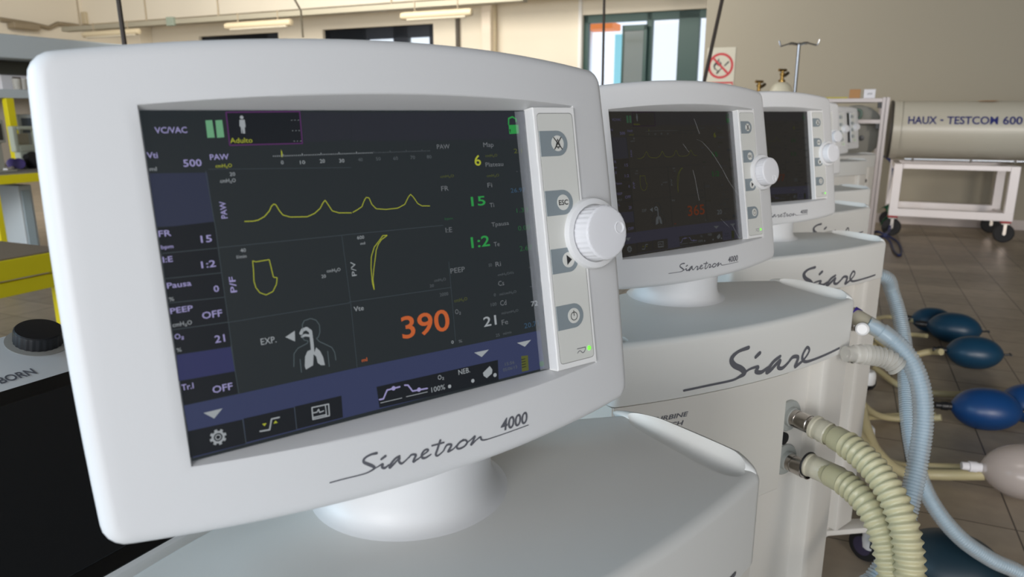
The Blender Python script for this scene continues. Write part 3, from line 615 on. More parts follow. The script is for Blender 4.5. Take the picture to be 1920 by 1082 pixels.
def column_mesh():
    """lower cabinet: two front pillars, a shallow recess between them, flat sides and back"""
    P = []
    for k in range(7):
        r = -0.252 + 0.05 * k / 6; P.append((r, arc_b(r) + .004))
    P += [(-0.196, -0.168), (-0.19, -0.154), (0.16, -0.154), (0.168, -0.156), (0.172, -0.163)]
    P += [(0.1735, -0.176), (0.176, arc_b(.176) + .0065), (0.182, arc_b(.182) + .004)]
    for k in range(1, 7):
        r = 0.182 + 0.07 * k / 6; P.append((r, arc_b(r) + .004))
    P += [(0.252, -0.02), (0.20, 0.03), (-0.20, 0.03), (-0.252, -0.02)]
    mb = MB(); slab(mb, P, BZ, RIM - .0015, 0, .003)
    return mb
def panel_mesh():
    P = [(-0.25, -0.153)]
    for k in range(13):
        r = -0.25 + 0.322 * k / 12; P.append((r, arc_b(r) + .003))
    P += [(0.072, -0.153)]
    mb = MB(); slab(mb, P, 0.585, RIM - .0015, 0, .004)
    return mb
def panel_text_mesh():
    mb = MB(); mp = lambda x, y: (x, arc_b(x) + .003 - .0006, y)
    flat_text(mb, 'TURBINE', -0.193, 0.7565, 0.062, 0.0072, mp, 0, 3, .015, .2)
    flat_text(mb, 'TECH', -0.178, 0.7440, 0.040, 0.0072, mp, 0, 3, .015, .2)
    return mb
def port_plate_mesh():
    P = round_corners([(0.05, 0.575), (0.166, 0.575), (0.166, 0.783), (0.05, 0.783)], [0, .03, .004, 0], 6)
    mb = MB(); mb.rings([[(x, -.153, z) for x, z in P], [(x, -.160, z) for x, z in P], [(x, -.162, z) for x, z in offset_poly(P, .002)]], 0, False, True)
    return mb
FRONT = Matrix.Rotation(PI / 2, 4, 'X')            # lathe axis z -> -y (towards the front)
def boss_mesh():
    mb = MB(); mb.lathe([(.027, 0), (.027, .004), (.0255, .006), (.017, .007), (.016, .013), (.014, .014)], 36, 0, FRONT); return mb
def spigot_mesh():
    mb = MB(); mb.lathe([(.0115, .010), (.0145, .012), (.0145, .022), (.0138, .0225), (.0138, .0245), (.0148, .025), (.0148, .044), (.0140, .045), (.0140, .052), (.0124, .053), (.0118, .050), (.0118, .03), (.001, .03)], 36, 0, FRONT); return mb
def base_mesh():
    mb = MB()
    slab(mb, round_corners([(-.2, -.16), (.2, -.16), (.2, .10), (-.2, .10)], .03), .088, BZ, .004, .004)
    for sx in (1, -1):
        for y0, y1, xe in ((-.13, -.2, .318), (.04, .12, .15)):
            n = Vector((sx * (xe - .15) if xe > .2 else 0, y1 - y0, 0)).normalized(); q = Vector((-n.y, n.x, 0))
            a, b = Vector((sx * .15, y0, 0)), Vector((sx * xe, y1, 0))
            P = [a + q * .03, b + q * .022, b - q * .022, a - q * .03]
            if (P[1] - P[0]).cross(P[2] - P[1]).z < 0: P.reverse()
            slab(mb, [(p.x, p.y) for p in P], .098, .113, .003, .003)
    return mb
def caster_hood():
    mb = MB(); mb.lathe([(.012, .100), (.012, .097), (.030, .096), (.036, .088), (.038, .066), (.037, .044), (.033, .038)], 28); return mb
def caster_wheels():
    mb = MB(); M = Matrix.Rotation(PI / 2, 4, 'Y')
    for s in (-1, 1):
        T = Matrix.Translation((s * .021, .014, .044)) @ M
        mb.lathe([(.004, -.011), (.03, -.013), (.041, -.011), (.044, -.005), (.044, .005), (.041, .011), (.03, .013), (.004, .011)], 32, 0, T)
        mb.lathe([(.003, -.0145), (.026, -.0135), (.0265, .0135), (.003, .0145)], 20, 1, T)
    return mb

PROTO = {}
def part(key, fn, mats, parent, M=None, name=None, **kw):
    """one mesh per kind of part, shared between the ventilators"""
    if key not in PROTO:
        r = fn()
        if isinstance(r, tuple): r, mats = r
        if isinstance(r, MB):
            o = r.build(name or key, mats, parent, M, **kw); PROTO[key] = o.data; return o
        PROTO[key] = r
    return put(name or key, PROTO[key], parent, M)
def T(x, y, z): return Matrix.Translation((x, y, z))
def neck_mesh(h):
    mb = MB(); mb.lathe([(.083, -.0005), (.078, .0008), (.0735, .003), (.0705, .007), (.068, .013), (.067, .02), (.067, h)], 64); return mb
def make_ventilator(body, phi, mon, yaw, tilt, level, swap, knob_rot, label, film=None, brand=True):
    root = empty('ventilator', (body[0], body[1], 0), R(phi), label, 'ventilator', 'patient ventilators in the row')
    V = Matrix.Translation((body[0], body[1], 0)) @ Matrix.Rotation(R(phi), 4, 'Z')
    eye = Vector((0, 0, EYE)); mon = eye + (Vector(mon) - eye) * MS
    Wm = Matrix.Translation(mon) @ Matrix.Rotation(R(yaw), 4, 'Z') @ Matrix.Rotation(R(-tilt), 4, 'X') @ Matrix.Scale(MS, 4)
    L = V.inverted() @ Wm
    h = part('monitor_housing', housing_mesh, WHITE, root, L, merge=1e-6, angle=40)
    part('display_' + level, lambda: screen_mesh(level, swap), None, h, Matrix.Identity(4), 'display_screen', smooth=False)
    part('control_panel', strip_mesh, [STRIPM, LABELM, SEAM], h, Matrix.Identity(4), smooth=False)
    for kind, v in (('silence', -84.0), ('escape', -32.4), ('start', 18.6), ('power', 69.0)):
        part(kind + '_button', lambda: button_mesh(kind), [GREYB, LABELM, INKD], h, T(.1745, ZP / 1000, -v / 1000), smooth=False)
    part('power_light', light_mesh, [LED, INK], h, T(.1885, (ZP - .25) / 1000, -.1012))
    K = T(.205, -.0105, .002) @ Matrix.Rotation(PI / 2, 4, 'X')
    part('knob_collar', collar_mesh, WHITE, h, K)
    part('rotary_knob', knob_mesh, KNOBM, h, K @ T(0, 0, .004) @ Matrix.Rotation(R(knob_rot), 4, 'Z'), angle=30)
    part('model_lettering', lettering_mesh, INK, h, Matrix.Identity(4), smooth=False)
    if film: part('screen_film_%d' % film, lambda: film_mesh(film), [FILM, CREASE], h, Matrix.Identity(4), 'screen_film')
    yw = R(yaw); ax = V.inverted() @ (mon + Vector((math.cos(yw), math.sin(yw), 0)) * .028 + Vector((-math.sin(yw), math.cos(yw), 0)) * .022)
    part('neck', lambda: neck_mesh(.06), WHITE, root, T(ax.x, ax.y, TOP))
    c = part('top_cover', cover_mesh, COVER, root)
    wn = c.modifiers.new('normals', 'WEIGHTED_NORMAL'); wn.mode = 'FACE_AREA'; wn.weight = 80; wn.keep_sharp = True
    if brand: part('brand_lettering', brand_mesh, INK, c, Matrix.Identity(4), smooth=False)
    part('cabinet', column_mesh, PANEL, root)
    p = part('front_panel', panel_mesh, PANEL, root)
    part('panel_lettering', panel_text_mesh, INK, p, Matrix.Identity(4), smooth=False)
    part('port_plate', port_plate_mesh, PANEL, root)
    for z in (.692, .613):
        b = part('gas_port', boss_mesh, GREYP, root, T(.121, -.1615, z))
        part('steel_spigot', spigot_mesh, STEEL, b, Matrix.Identity(4))
    s = MB(); s.lathe([(.0105, 0), (.0105, .006), (.008, .007), (.001, .007)], 24, 0, FRONT)
    part('socket', lambda: s, BLACK, root, T(.112, -.1615, .6535))
    b = part('wheel_base', base_mesh, PANEL, root)
    for x, y in ((.318, -.2), (-.318, -.2), (.15, .12), (-.15, .12)):
        q = part('caster', caster_hood, WHITE, b, T(x, y, 0))
    for x, y in ((.318, -.2), (-.318, -.2), (.15, .12), (-.15, .12)):
        part('caster_wheel', caster_wheels, [RUBBER, PURPLE], b, T(x, y, 0))
    return root
ZC = EYE - 0.1115
make_ventilator((-.087, .554), 38, (-.0997, .5425, ZC), 35.86, 9.97, 'bright', {}, 12,
                'nearest white ventilator, its large lit screen reading 390 fills the view', film=11)
make_ventilator((.271, 1.196), 30, (.2845, 1.2289, ZC), 35.74, 10.7, 'dim', {'390': '365', '21': '20'}, -62,
                'white ventilator directly behind the nearest one, dim screen reading 365', film=23)
make_ventilator((.604, 1.762), 28, (.6511, 1.8602, ZC), 29.1, 10.4, 'faint', {'390': '377', '21': '20'}, 55,
                'third white ventilator of the row, beyond the one whose screen reads 365')
make_ventilator((.877, 2.40), 30, (.885 / MS, 2.43 / MS, ZC), 30, 10.4, 'faint', {}, 40,
                'fourth ventilator, only its lettered cover shows right of the third monitor')
make_ventilator((1.165, 3.03), 20, (1.17 / MS, 3.05 / MS, ZC), 20, 10.4, 'faint', {}, -120,
                'fifth ventilator, its knob just right of the third monitor edge')
make_ventilator((2.00, 4.79), 25, (2.0106 / MS, 4.8054 / MS, ZC - .008), 25, 10.4, 'faint', {}, 200,
                'second last ventilator, left of the last one before the round-door rack', brand=False)
make_ventilator((2.38, 5.46), 25, (2.389 / MS, 5.474 / MS, ZC - .008), 24, 10.4, 'faint', {}, 20,
                'last and smallest ventilator of the row, in front of the round door on the rack', brand=False)

# ---------------------------------------------------------------- the room
def structure(name, mb, m, **kw):
    return tag(mb.build(name, m, None, ROOM, **kw), kind='structure')
AL, AR, BF, BT, ZT = -13.2, 8.0, 11.0, 8.88, 4.2
mb = MB(); mb.span((AL - .2, -3.6, -.2), (AR + .2, BF + .3, 0)); structure('floor', mb, TILES, smooth=False)
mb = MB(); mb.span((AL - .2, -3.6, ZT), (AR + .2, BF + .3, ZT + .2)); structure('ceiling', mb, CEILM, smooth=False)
mb = MB(); mb.span((AL - .2, -3.6, 0), (AL, BF + .3, ZT)); structure('wall_left', mb, CREAMW, smooth=False)
mb = MB(); mb.span((AR, -3.6, 0), (AR + .2, BF + .3, ZT)); structure('wall_right', mb, TAUPE, smooth=False)
WE = on_b(1322, 70, BT).x
mb = MB(); mb.span((WE, BT, 0), (AR, BT + .25, ZT)); structure('wall_back', mb, TAUPE, smooth=False)
mb = MB(); mb.span((WE + .02, BT - .012, 0), (AR, BT, .1)); structure('baseboard_back', mb, mat('grey_baseboard', (190, 180, 176), 0.5), smooth=False)
ZW = 2.60                                             # head of the far windows
o1 = (on_b(1092, 60, BF).x, on_b(1092, 60, BF).x + 2.4)
o2 = (on_b(604, 50, BF).x, on_b(812, 45, BF).x)
o3 = (on_b(372, 62, BF).x, on_b(521, 58, BF).x)
mb = MB()
mb.span((AL, BF, ZW), (AR, BF + .3, ZT)); mb.span((AL, BF, 0), (AR, BF + .3, 1.0))
e = [AL, o3[0], o3[1], o2[0], o2[1], o1[0], o1[1], AR]
for i in range(0, 8, 2): mb.span((e[i], BF, 1.0), (e[i + 1], BF + .3, ZW))
structure('wall_far', mb, CREAMW, smooth=False)
def win(name, o, m, bars, panes, frame=.07):
    root = empty(name, RM((o[0] + o[1]) / 2, BF + .12, 1.0), -YAW); tag(root, kind='structure')
    c = (o[0] + o[1]) / 2; f = MB()
    for a0, a1 in [(o[0], o[0] + frame), (o[1] - frame, o[1])] + bars: f.span((a0 - c, -.05, 0), (a1 - c, .05, ZW - 1.0))
    f.span((o[0] - c, -.05, ZW - 1.0 - frame * 1.6), (o[1] - c, .05, ZW - 1.0)); f.span((o[0] - c, -.05, 0), (o[1] - c, .05, frame))
    f.build('window_frame', m, root, None, False, .004)
    for a0, a1 in panes:
        p = MB(); p.span((a0 - c, -.004, frame), (a1 - c, .004, ZW - 1.0 - frame)); p.build('pane', GLASS, root, None, False)
    return root
xa = lambda px: on_b(px, 100, BF).x
w1 = win('window_1', o1, DGREEN, [(xa(1208), xa(1219)), (xa(1268), xa(1307))], [(xa(1219), xa(1268)), (xa(1307), xa(1335))])
c1 = (o1[0] + o1[1]) / 2
s = MB(); L0, L1 = xa(1167) - c1, xa(1213) - c1                # the casement standing open into the room
for z0, z1 in ((.06, .12), (1.34, 1.42)): s.span((L0, -.17, z0), (L1, -.13, z1))
s.span((L0, -.17, .06), (L0 + .03, -.13, 1.42)); s.span((L1 - .05, -.17, .06), (L1, -.13, 1.42))
sash = s.build('open_sash', DGREEN, w1, None, False, .004)
g = MB(); g.span((L0 + .03, -.155, .12), (L1 - .05, -.145, 1.34)); g.build('sash_glass', clear('reflection_grey_glass', (128, 134, 130), .85, .08), sash, None, False)  # flat grey in the glass colour stands for its reflection
win('window_2', o2, NAVY, [(xa(604), xa(684)), (xa(734), xa(762))], [(xa(684), xa(734)), (xa(762), xa(806))], .12)
win('window_3', o3, NAVY, [(o3[0] + .3, o3[1] - .3)], [(o3[0] + .1, o3[0] + .3)], .08)
# the buildings over the yard
P0 = on_b(1105, 47, 16.8); P1 = on_b(1160, 57, 16.8)
mb = MB(); mb.span((P0.x, 16.3, P1.z), (P1.x, 16.98, P0.z)); mb.span((P0.x + .05, 16.6, 0), (P0.x + .13, 16.68, P1.z), 1); tag(mb.build('awning', [mat('orange_awning', (232, 128, 60), .7), PAPER], None, ROOM, False, .02), 'orange awning on a white post outside the green window', 'awning')
P0 = on_b(1158, 66, 16.0); mb = MB(); mb.span((P0.x, 15.8, 0), (P0.x + .55, 16.2, P0.z)); tag(mb.build('door_panel', mat('light_blue_panel', (150, 216, 226), .6), None, ROOM, False, .01), 'pale blue panel standing outside, at the right of the first window pane', 'panel')
# piers and beams
mb = MB(); p = on_b(905, 40, BF - .2); q = on_b(922, 40, BF - .2); mb.span((p.x, BF - .25, 0), (q.x, BF, 3.2)); structure('trim_1', mb, mat('pale_pier_paint', (236, 224, 206), .8), smooth=False, bevel=.01)
p = on_b(275, 37, 9.9); mb = MB(); mb.span((AL, 9.8, p.z - .02), (AR, 10.2, 3.3)); structure('trim_2', mb, CREAMW, smooth=False, bevel=.01)
mb = MB(); mb.span((AL, BF - .3, 0), (AL + .35, BF, ZT)); structure('trim_3', mb, CREAMW, smooth=False, bevel=.01)
mb = MB(); p = on_b(1085, 40, BF - .02); q = on_b(1091, 40, BF - .02); mb.span((p.x, BF - .04, 0), (q.x, BF, ZT)); structure('trim_4', mb, mat('white_window_reveal', (240, 238, 234), .7), smooth=False)
# pipes on the far wall
def pipe(name, pts, r, m, label, cat='pipe', seg=10, group=None):
    b = MB(); b.tube(pts, r, seg); return tag(b.build(name, m), label, cat, group)
p = on_b(927, 60, BF - .12); pipe('water_pipe', [RM(p.x, BF - .12, 1.0), RM(p.x, BF - .12, 2.9)], .03, LAMPB, 'cream vertical pipe beside the pale pier on the far wall')
p = on_b(858, 50, BF - .05); pipe('downpipe', [RM(p.x, BF - .05, 1.0), RM(p.x, BF - .05, on_b(858, 30, BF - .05).z)], .035, mat('dark_pipe', (84, 78, 70), .6), 'dark narrow pipe on the far wall, right of the navy window')
aw = AL + .08
pipe('wall_conduit', [RM(*on_a(x, y, aw)) for x, y in ((0, 36), (60, 45), (92, 52), (108, 44), (135, 47), (190, 56), (232, 64))], .035, CONDUIT, 'thin conduit with a kink running along the left wall', 'conduit')
pp = on_a(166, 35, aw); jb = MB(); jb.box((pp.x, pp.y, pp.z), (.12, .22, .22)); tag(jb.build('junction_box', LAMPB, None, ROOM, False, .02), 'small cream junction box on the left wall conduit', 'junction box')
pp = on_a(38, 50, aw); jb = MB(); jb.box((pp.x + .1, pp.y, pp.z), (.2, .45, .1)); tag(jb.build('wall_lamp', CONDUIT, None, ROOM, False, .02), 'small dark wall lamp under the left wall conduit', 'lamp')
# cable tray and its lamps
BTRAY = 8.2
pa, pb = on_b(122, 52, BTRAY), on_b(985, 3, BTRAY)
zt = on_b(500, 30, BTRAY).z
tray = empty('cable_tray', RM((pa.x + pb.x) / 2, BTRAY, zt), -YAW, 'long grey cable tray hung from thin rods across the hall', 'cable tray')
mid = (pa.x + pb.x) / 2
mb = MB(); mb.span((pa.x - mid, -.07, -.035), (pb.x - mid, .07, .035)); mb.build('tray', mat('grey_galvanised_tray', (164, 158, 140), .55, .3), tray, None, False, .008)
for px in (148, 274, 410, 735):
    x = on_b(px, 30, BTRAY).x - mid
    b = MB(); b.tube([(x, 0, .03), (x, 0, ZT - zt)], .012, 8); b.build('hanger_rod', CONDUIT, tray)
x = on_b(330, 42, BTRAY).x - mid; b = MB(); b.box((x, -.09, 0), (.14, .05, .12)); b.build('splice_plate', mat('green_grey_plate', (130, 140, 126), .5), tray, None, False, .005)
for (x0, y0, x1, y1), lb in zip(((156, 66, 262, 58), (423, 50, 547, 41), (752, 31, 886, 22)),
        ('fluorescent lamp under the tray, nearest the left wall', 'fluorescent lamp under the tray, above the middle of the near screen', 'fluorescent lamp under the tray, beside the pale pier')):
    A, B = on_b(x0, y0, BTRAY - .3), on_b(x1, y1, BTRAY - .3); A = RM(*A); B = RM(*B); B.z = A.z = (A.z + B.z) / 2
    c = (A + B) / 2; d = (B - A).length; M = frame_from(B - A, (0, 0, 1), (0, 0, 0))
    root = empty('fluorescent_lamp', c, 0, lb, 'lamp', 'lamps under the cable tray')
    b = MB(); b.lathe([(.01, -d / 2), (.04, -d / 2 + .01), (.045, -d / 2 + .05), (.045, d / 2 - .05), (.04, d / 2 - .01), (.01, d / 2)], 16); b.build('lamp_body', LAMPB, root, M)
    b = MB(); b.lathe([(.012, -d / 2 + .08), (.026, -d / 2 + .09), (.026, d / 2 - .09), (.012, d / 2 - .08)], 14); b.build('lamp_tube', LAMPT, root, T(0, 0, -.035) @ M)
    for k in (-.3, .3):
        q = (B - A).normalized() * d * k
        b = MB(); b.tube([(q.x, q.y, .03), (q.x, q.y, .16)], .008, 6); b.build('bracket', CONDUIT, root)
# cables hanging from the ceiling
def hang(pts, r, lb, m=CABLE):
    q = [at(x, y, d) for x, y, d in pts]; top = q[0] + (q[0] - q[1]).normalized() * ((ZT - q[0].z) / max(.05, (q[0] - q[1]).normalized().z))
    return pipe('hanging_cable', [top] + q, r, m, lb, 'cable', 8, 'cables hanging from the ceiling')
hang([(222, 0, 2.6), (233, 80, 2.6), (262, 300, 2.6)], .0085, 'dark cable hanging behind the top left of the nearest monitor')
hang([(1133, 0, 4.0), (1130, 150, 4.0), (1128, 190, 4.0)], .007, 'thin dark cable hanging in front of the green window')
hang([(1354, 0, 4.6), (1321, 150, 4.6), (1312, 190, 4.6)], .012, 'slanting dark cable beside the no open flame sign')
hang([(553, 0, 5.5), (564, 20, 5.5), (568, 70, 5.5)], .008, 'grey cord hanging behind the top edge of the nearest monitor', CONDUIT)

# ---------------------------------------------------------------- sign on the wall
b0 = BT - .004
c0 = on_b(1351, 126, b0)
sign = empty('warning_sign', RM(c0.x, b0, c0.z), -YAW, 'no open flame sign with a red crossed circle on the wall', 'sign')
hw = .158; mb = MB(); mb.span((-hw, -.003, -.38), (hw, .003, .215)); mb.build('sign_plate', mat('white_sign_plate', (190, 186, 170), .5), sign, None, False, .001)
mb = MB()
for j in range(48):
    a0_, a1_ = 2 * PI * j / 48, 2 * PI * (j + 1) / 48
    mb.add([(r * math.cos(a), -.004, .015 + r * math.sin(a)) for r, a in ((.115, a0_), (.142, a0_), (.142, a1_), (.115, a1_))], [(0, 1, 2, 3)])
for pl in stroke2d([(-.092, .107), (.092, -.077)], [.024, .024], 1, False): mb.add([(x, -.005, z) for x, z in pl], [tuple(range(len(pl)))])
mb.add([(-hw + .008, -.004, -.36), (hw - .008, -.004, -.36), (hw - .008, -.004, -.162), (-hw + .008, -.004, -.162)], [(0, 1, 2, 3)])
mb.build('prohibition_mark', RED, sign, None, False)
mb = MB()
for pts, ws in (([(-.062, -.035), (-.07, .0), (-.05, .03), (-.03, .05), (-.025, .075)], [.012, .02, .026, .022, .01]), ([(-.05, .03), (-.02, .01), (.0, .02), (-.01, .045)], [.02, .024, .02, .008]),
                ([(-.06, -.03), (-.03, -.055), (-.005, -.05)], [.01, .008, .008]), ([(-.035, -.08), (-.015, -.055)], [.02, .016]), ([(-.015, -.055), (.01, -.03)], [.01, .012]), ([(.045, .0), (.085, .04)], [.014, .018])):
    for pl in stroke2d(pts, ws): mb.add([(x, -.0045, .015 + z) for x, z in pl], [tuple(range(len(pl)))])
mb.build('flame_symbol', INKD, sign, None, False)
mb = MB(); mb.add([(-hw + .022, -.0045, -.35), (hw - .022, -.0045, -.35), (hw - .022, -.0045, -.182), (-hw + .022, -.0045, -.182)], [(0, 1, 2, 3)]); mb.build('sign_panel', mat('white_sign_plate', (190, 186, 170), .5), sign, None, False)

# ---------------------------------------------------------------- the large cylindrical chamber on its cart
CB, CZ, CR = 8.22, 1.012, .268
ch = empty('pressure_chamber', RM(1.4, CB, CZ), -YAW, 'long beige cylindrical chamber lettered in navy, lying on the white cart', 'chamber')
AX = Matrix.Rotation(PI / 2, 4, 'Y')
mb = MB(); mb.lathe([(CR, -.93), (CR, 1.2)], 96, 0, AX, False); mb.lathe([(CR - .02, -.93), (.05, -.96)], 48, 0, AX, False); mb.build('shell', CHAMB, ch)
mb = MB(); mb.lathe([(CR - .03, -.985), (CR + .004, -.985), (CR + .009, -.98), (CR + .009, -.915), (CR + .004, -.91), (CR - .03, -.91)], 96, 0, AX); mb.build('end_flange', CHAMB, ch)
mb = MB(); mb.lathe([(CR - .02, -1.01), (CR + .012, -1.01), (CR + .012, -.992), (CR - .02, -.992)], 72, 0, AX); mb.build('door_ring', mat('dark_seal', (70, 66, 60), .6), ch)
mb = MB()
def on_cyl(x, y):
    a = y / CR; r = CR + .0045; return (x, -r * math.cos(a), r * math.sin(a))
def chamber_text(t, px0, px1):
    x0, x1 = on_b(px0, 227, CB - CR).x - 1.4, on_b(px1, 227, CB - CR).x - 1.4
    flat_text(mb, t, x0, .060, x1 - x0, .074, on_cyl, 0, 3, .018)
for t_, p0_, p1_ in (('HAUX', 1703, 1757), ('-', 1763, 1769), ('TESTCOM', 1776, 1872), ('600', 1881, 1918)):
    if t_ == '-':
        x0, x1 = on_b(p0_, 227, CB - CR).x - 1.4, on_b(p1_, 227, CB - CR).x - 1.4
        mb.add([on_cyl(x, y) for x, y in ((x0, .088), (x1, .088), (x1, .102), (x0, .102))], [(0, 1, 2, 3)])
    else: chamber_text(t_, p0_, p1_)
mb.build('chamber_lettering', NAVYINK, ch, None, False)
mb = MB(); mb.tube([(-.85, -.20, -CR - .005), (1.1, -.20, -CR - .005)], .011, 10); mb.build('guide_rod', CHROME, ch)
for x in (-.78, -.3, .05):
    mb = MB(); mb.box((x, -.20, -CR - .006), (.02, .03, .034)); mb.build('rod_clamp', mat('grey_clamp', (110, 106, 100), .5), ch, None, False, .003)
card = MB(); card.add([(-.09, -.05, 0), (.04, -.06, 0), (.09, .04, .004), (-.02, .06, .004), (-.09, -.05, .003), (.04, -.06, .003), (.09, .04, .007), (-.02, .06, .007)], [(0, 1, 2, 3), (4, 5, 6, 7), (0, 1, 5, 4), (1, 2, 6, 5), (2, 3, 7, 6), (3, 0, 4, 7)])
q = on_b(1854, 191, CB - .05); tag(card.build('cardboard_piece', CARD, None, ROOM @ T(q.x, CB - .02, CZ + CR - .002), False), 'flat scrap of brown cardboard lying on top of the beige chamber', 'cardboard')
cart = empty('chamber_cart', RM(1.0, CB, 0), -YAW, 'white aluminium profile cart on big black castors under the chamber', 'cart')
F0, F1 = 7.94 - CB, 8.58 - CB
LA, LB_ = .465 - 1.0, 1.485 - 1.0
for (x, y) in ((LA, F0), (LB_ - .075, F0), (LA, F1), (LB_ - .075, F1)):
    mb = MB(); mb.span((x, y - .035, .2), (x + .075, y + .035, .70)); mb.build('post', ALU, cart, None, False, .004)
for y in (F0, F1):
    mb = MB(); mb.span((LA + .075, y - .03, .655), (LB_ - .075, y + .03, .70)); mb.build('top_rail', ALU, cart, None, False, .003)
    mb = MB(); mb.span((LA, y - .037, .20), (LB_, y + .037, .275)); mb.build('bottom_rail', ALU, cart, None, False, .004)
for x in (LA, LB_ - .075):
    for z in (.20, .655):
        mb = MB(); mb.span((x + .01, F0 + .035, z), (x + .065, F1 - .035, z + .045)); mb.build('cross_rail', ALU, cart, None, False, .003)
for (x, y) in ((LA + .04, F0), (LB_ - .05, F0), (LA + .04, F1 - .02), (LB_ - .06, F1 - .02)):
    mb = MB(); W_ = Matrix.Rotation(PI / 2, 4, 'X')
    mb.lathe([(.055, -.018), (.078, -.018), (.086, -.01), (.086, .01), (.078, .018), (.055, .018)], 36, 0, T(x, y, .086) @ W_)
    wl = mb.build('castor_tyre', RUBBER, cart)
    mb = MB(); mb.lathe([(.004, -.024), (.016, -.024), (.018, -.012), (.05, -.012), (.056, -.017), (.056, .017), (.05, .012), (.018, .012), (.016, .024), (.004, .024)], 28, 0, T(x, y, .086) @ W_); mb.build('castor_hub', CHROME, wl)
    mb = MB(); mb.box((x, y - .03, .125), (.03, .006, .1)); mb.box((x, y + .03, .125), (.03, .006, .1)); mb.box((x, y, .176), (.07, .07, .012)); mb.build('castor_fork', STEEL, wl, None, False, .003)
    mb = MB(); mb.box((x, y, .192), (.085, .075, .014)); mb.build('castor_plate', RED, wl, None, False, .003)
# dark blue cable and green strap over the left castor
def hose_pts(pts, k=8): return catmull([at(*p) for p in pts], k)
b = MB(); q = hose_pts([(1658, 292, 7.6), (1672, 306, 7.55), (1676, 340, 7.45), (1672, 395, 7.3), (1668, 430, 7.0), (1660, 440, 6.6)]); b.tube(q, .014, 8)
tag(b.build('blue_cable', BLUECAB), 'dark blue cable running down the left end of the white cart', 'cable')
b = MB(); q = [on_z(x, y, .012) for x, y in ((1628, 440), (1645, 434), (1660, 441), (1672, 446), (1684, 455), (1690, 470), (1686, 479), (1676, 470), (1668, 452), (1655, 443), (1640, 446))]
b.tube(catmull(q, 8), .010, 8); tag(b.build('cable_loop', BLUECAB), 'loop of dark blue cable lying on the floor beside the rack', 'cable')
gs = MB()
for pts in ([(1650, 392, 7.3), (1664, 386, 7.3), (1672, 400, 7.28), (1676, 432, 7.2)], [(1655, 420, 7.3), (1664, 406, 7.28), (1678, 398, 7.28), (1684, 404, 7.28)]):
    c = hose_pts(pts, 8); n = len(c)
    gs.rings([[p + Vector((dx, dy, dz)) for dx, dy, dz in ((-.028, 0, -.02), (.028, 0, .02), (.03, .012, .016), (-.026, .012, -.024))] for p in c])
tag(gs.build('green_strap', GREENP), 'dark green plastic strap hanging over the left castor of the cart', 'strap')

# ---------------------------------------------------------------- rack with a round chamber, boxes on top
rk = empty('storage_rack', RM(.0, 6.65, 0), -YAW, 'grey aluminium profile rack standing before the chamber, boxes on top', 'rack')
for x, y in ((.24, 6.40), (-.60, 6.40), (.24, 6.88), (-.60, 6.88)):
    mb = MB(); y -= 6.65
    mb.span((x, y - .025, 0), (x + .022, y + .025, 1.29)); mb.span((x + .028, y - .025, 0), (x + .05, y + .025, 1.29)); mb.span((x + .02, y - .012, 0), (x + .03, y + .012, 1.29)); mb.build('rack_post', RACKM, rk, None, False, .002)
for z in (.35, .80, 1.105, 1.265):
    for y in (6.40, 6.88):
        mb = MB(); mb.span((-.55, y - 6.65 - .02, z - .012), (.24, y - 6.65 + .02, z + .018)); mb.build('rack_rail', RACKM, rk, None, False, .002)
    if z != 1.105:
        mb = MB(); mb.span((-.55, -.23, z + .006), (.24, .21, z + .018)); mb.build('shelf_board', GREYT if z > 1 else RACKM, rk, None, False, .002)
for z in (1.075, 1.235):
    mb = MB(); mb.box((.225, -.25, z), (.03, .03, .05)); mb.build('corner_bracket', INKD, rk, None, False, .003)
rc = empty('round_chamber', RM(.075, 6.62, .818), -YAW, 'round grey chamber door with a ring rim, standing inside the rack', 'chamber door')
Y_ = Matrix.Rotation(PI / 2, 4, 'X')
mb = MB(); mb.lathe([(.20, -.12), (.208, -.11), (.208, .05), (.2, .055)], 64, 0, T(0, 0, .2095) @ Y_); mb.build('drum', CHAMB, rc)
mb = MB(); mb.lathe([(.186, .05), (.207, .054), (.207, .066), (.186, .07)], 64, 0, T(0, 0, .2095) @ Y_); mb.build('door_rim', mat('grey_rim', (122, 120, 110), .5), rc)
mb = MB(); mb.lathe([(.186, .05), (.186, .058), (.1, .066), (.004, .07)], 64, 0, T(0, 0, .2095) @ Y_, False); mb.build('door_plate', mat('grey_door_plate', (160, 154, 142), .5), rc)
mb = MB(); mb.lathe([(.022, .06), (.022, .08), (.008, .082)], 20, 0, T(.05, 0, .16) @ Y_); mb.build('port_plug', BLACK, rc)
mb = MB(); mb.tube(catmull([(-.04, -.09, .38), (.02, -.1, .375), (.03, -.1, .33), (-.01, -.09, .29)], 6), .010, 8); mb.build('door_handle', mat('green_grey_handle', (104, 124, 112), .5), rc)
ZS = 1.2835
def lay_box(name, px0, px1, py0, py1, m, lb, cat, bb=6.42, dp=.14, extra=None):
    A, B = on_b(px0, py1, bb), on_b(px1, py1, bb); h = on_b(px0, py0, bb).z - on_b(px0, py1, bb).z
    o = MB(); o.span((A.x, bb, ZS), (B.x, bb + dp, ZS + h)); r = tag(o.build(name, m, None, ROOM, False, .003), lb, cat)
    if extra:
        t = MB(); flat_text(t, extra, A.x + (B.x - A.x) * .3, ZS + h * .42, (B.x - A.x) * .45, h * .22, lambda x, y: (x, bb - .001, y)); q = t.build('box_lettering', INK, r, None, False)
    return r
lay_box('yellow_folder', 1543, 1590, 177.5, 180, mat('yellow_card', (190, 178, 52), .6), 'flat yellow folder on top of the rack, left of the brown box', 'folder', 6.42, .24)
lay_box('cardboard_box', 1592, 1613, 163, 180, CARD, 'small brown cardboard box on top of the rack', 'box')
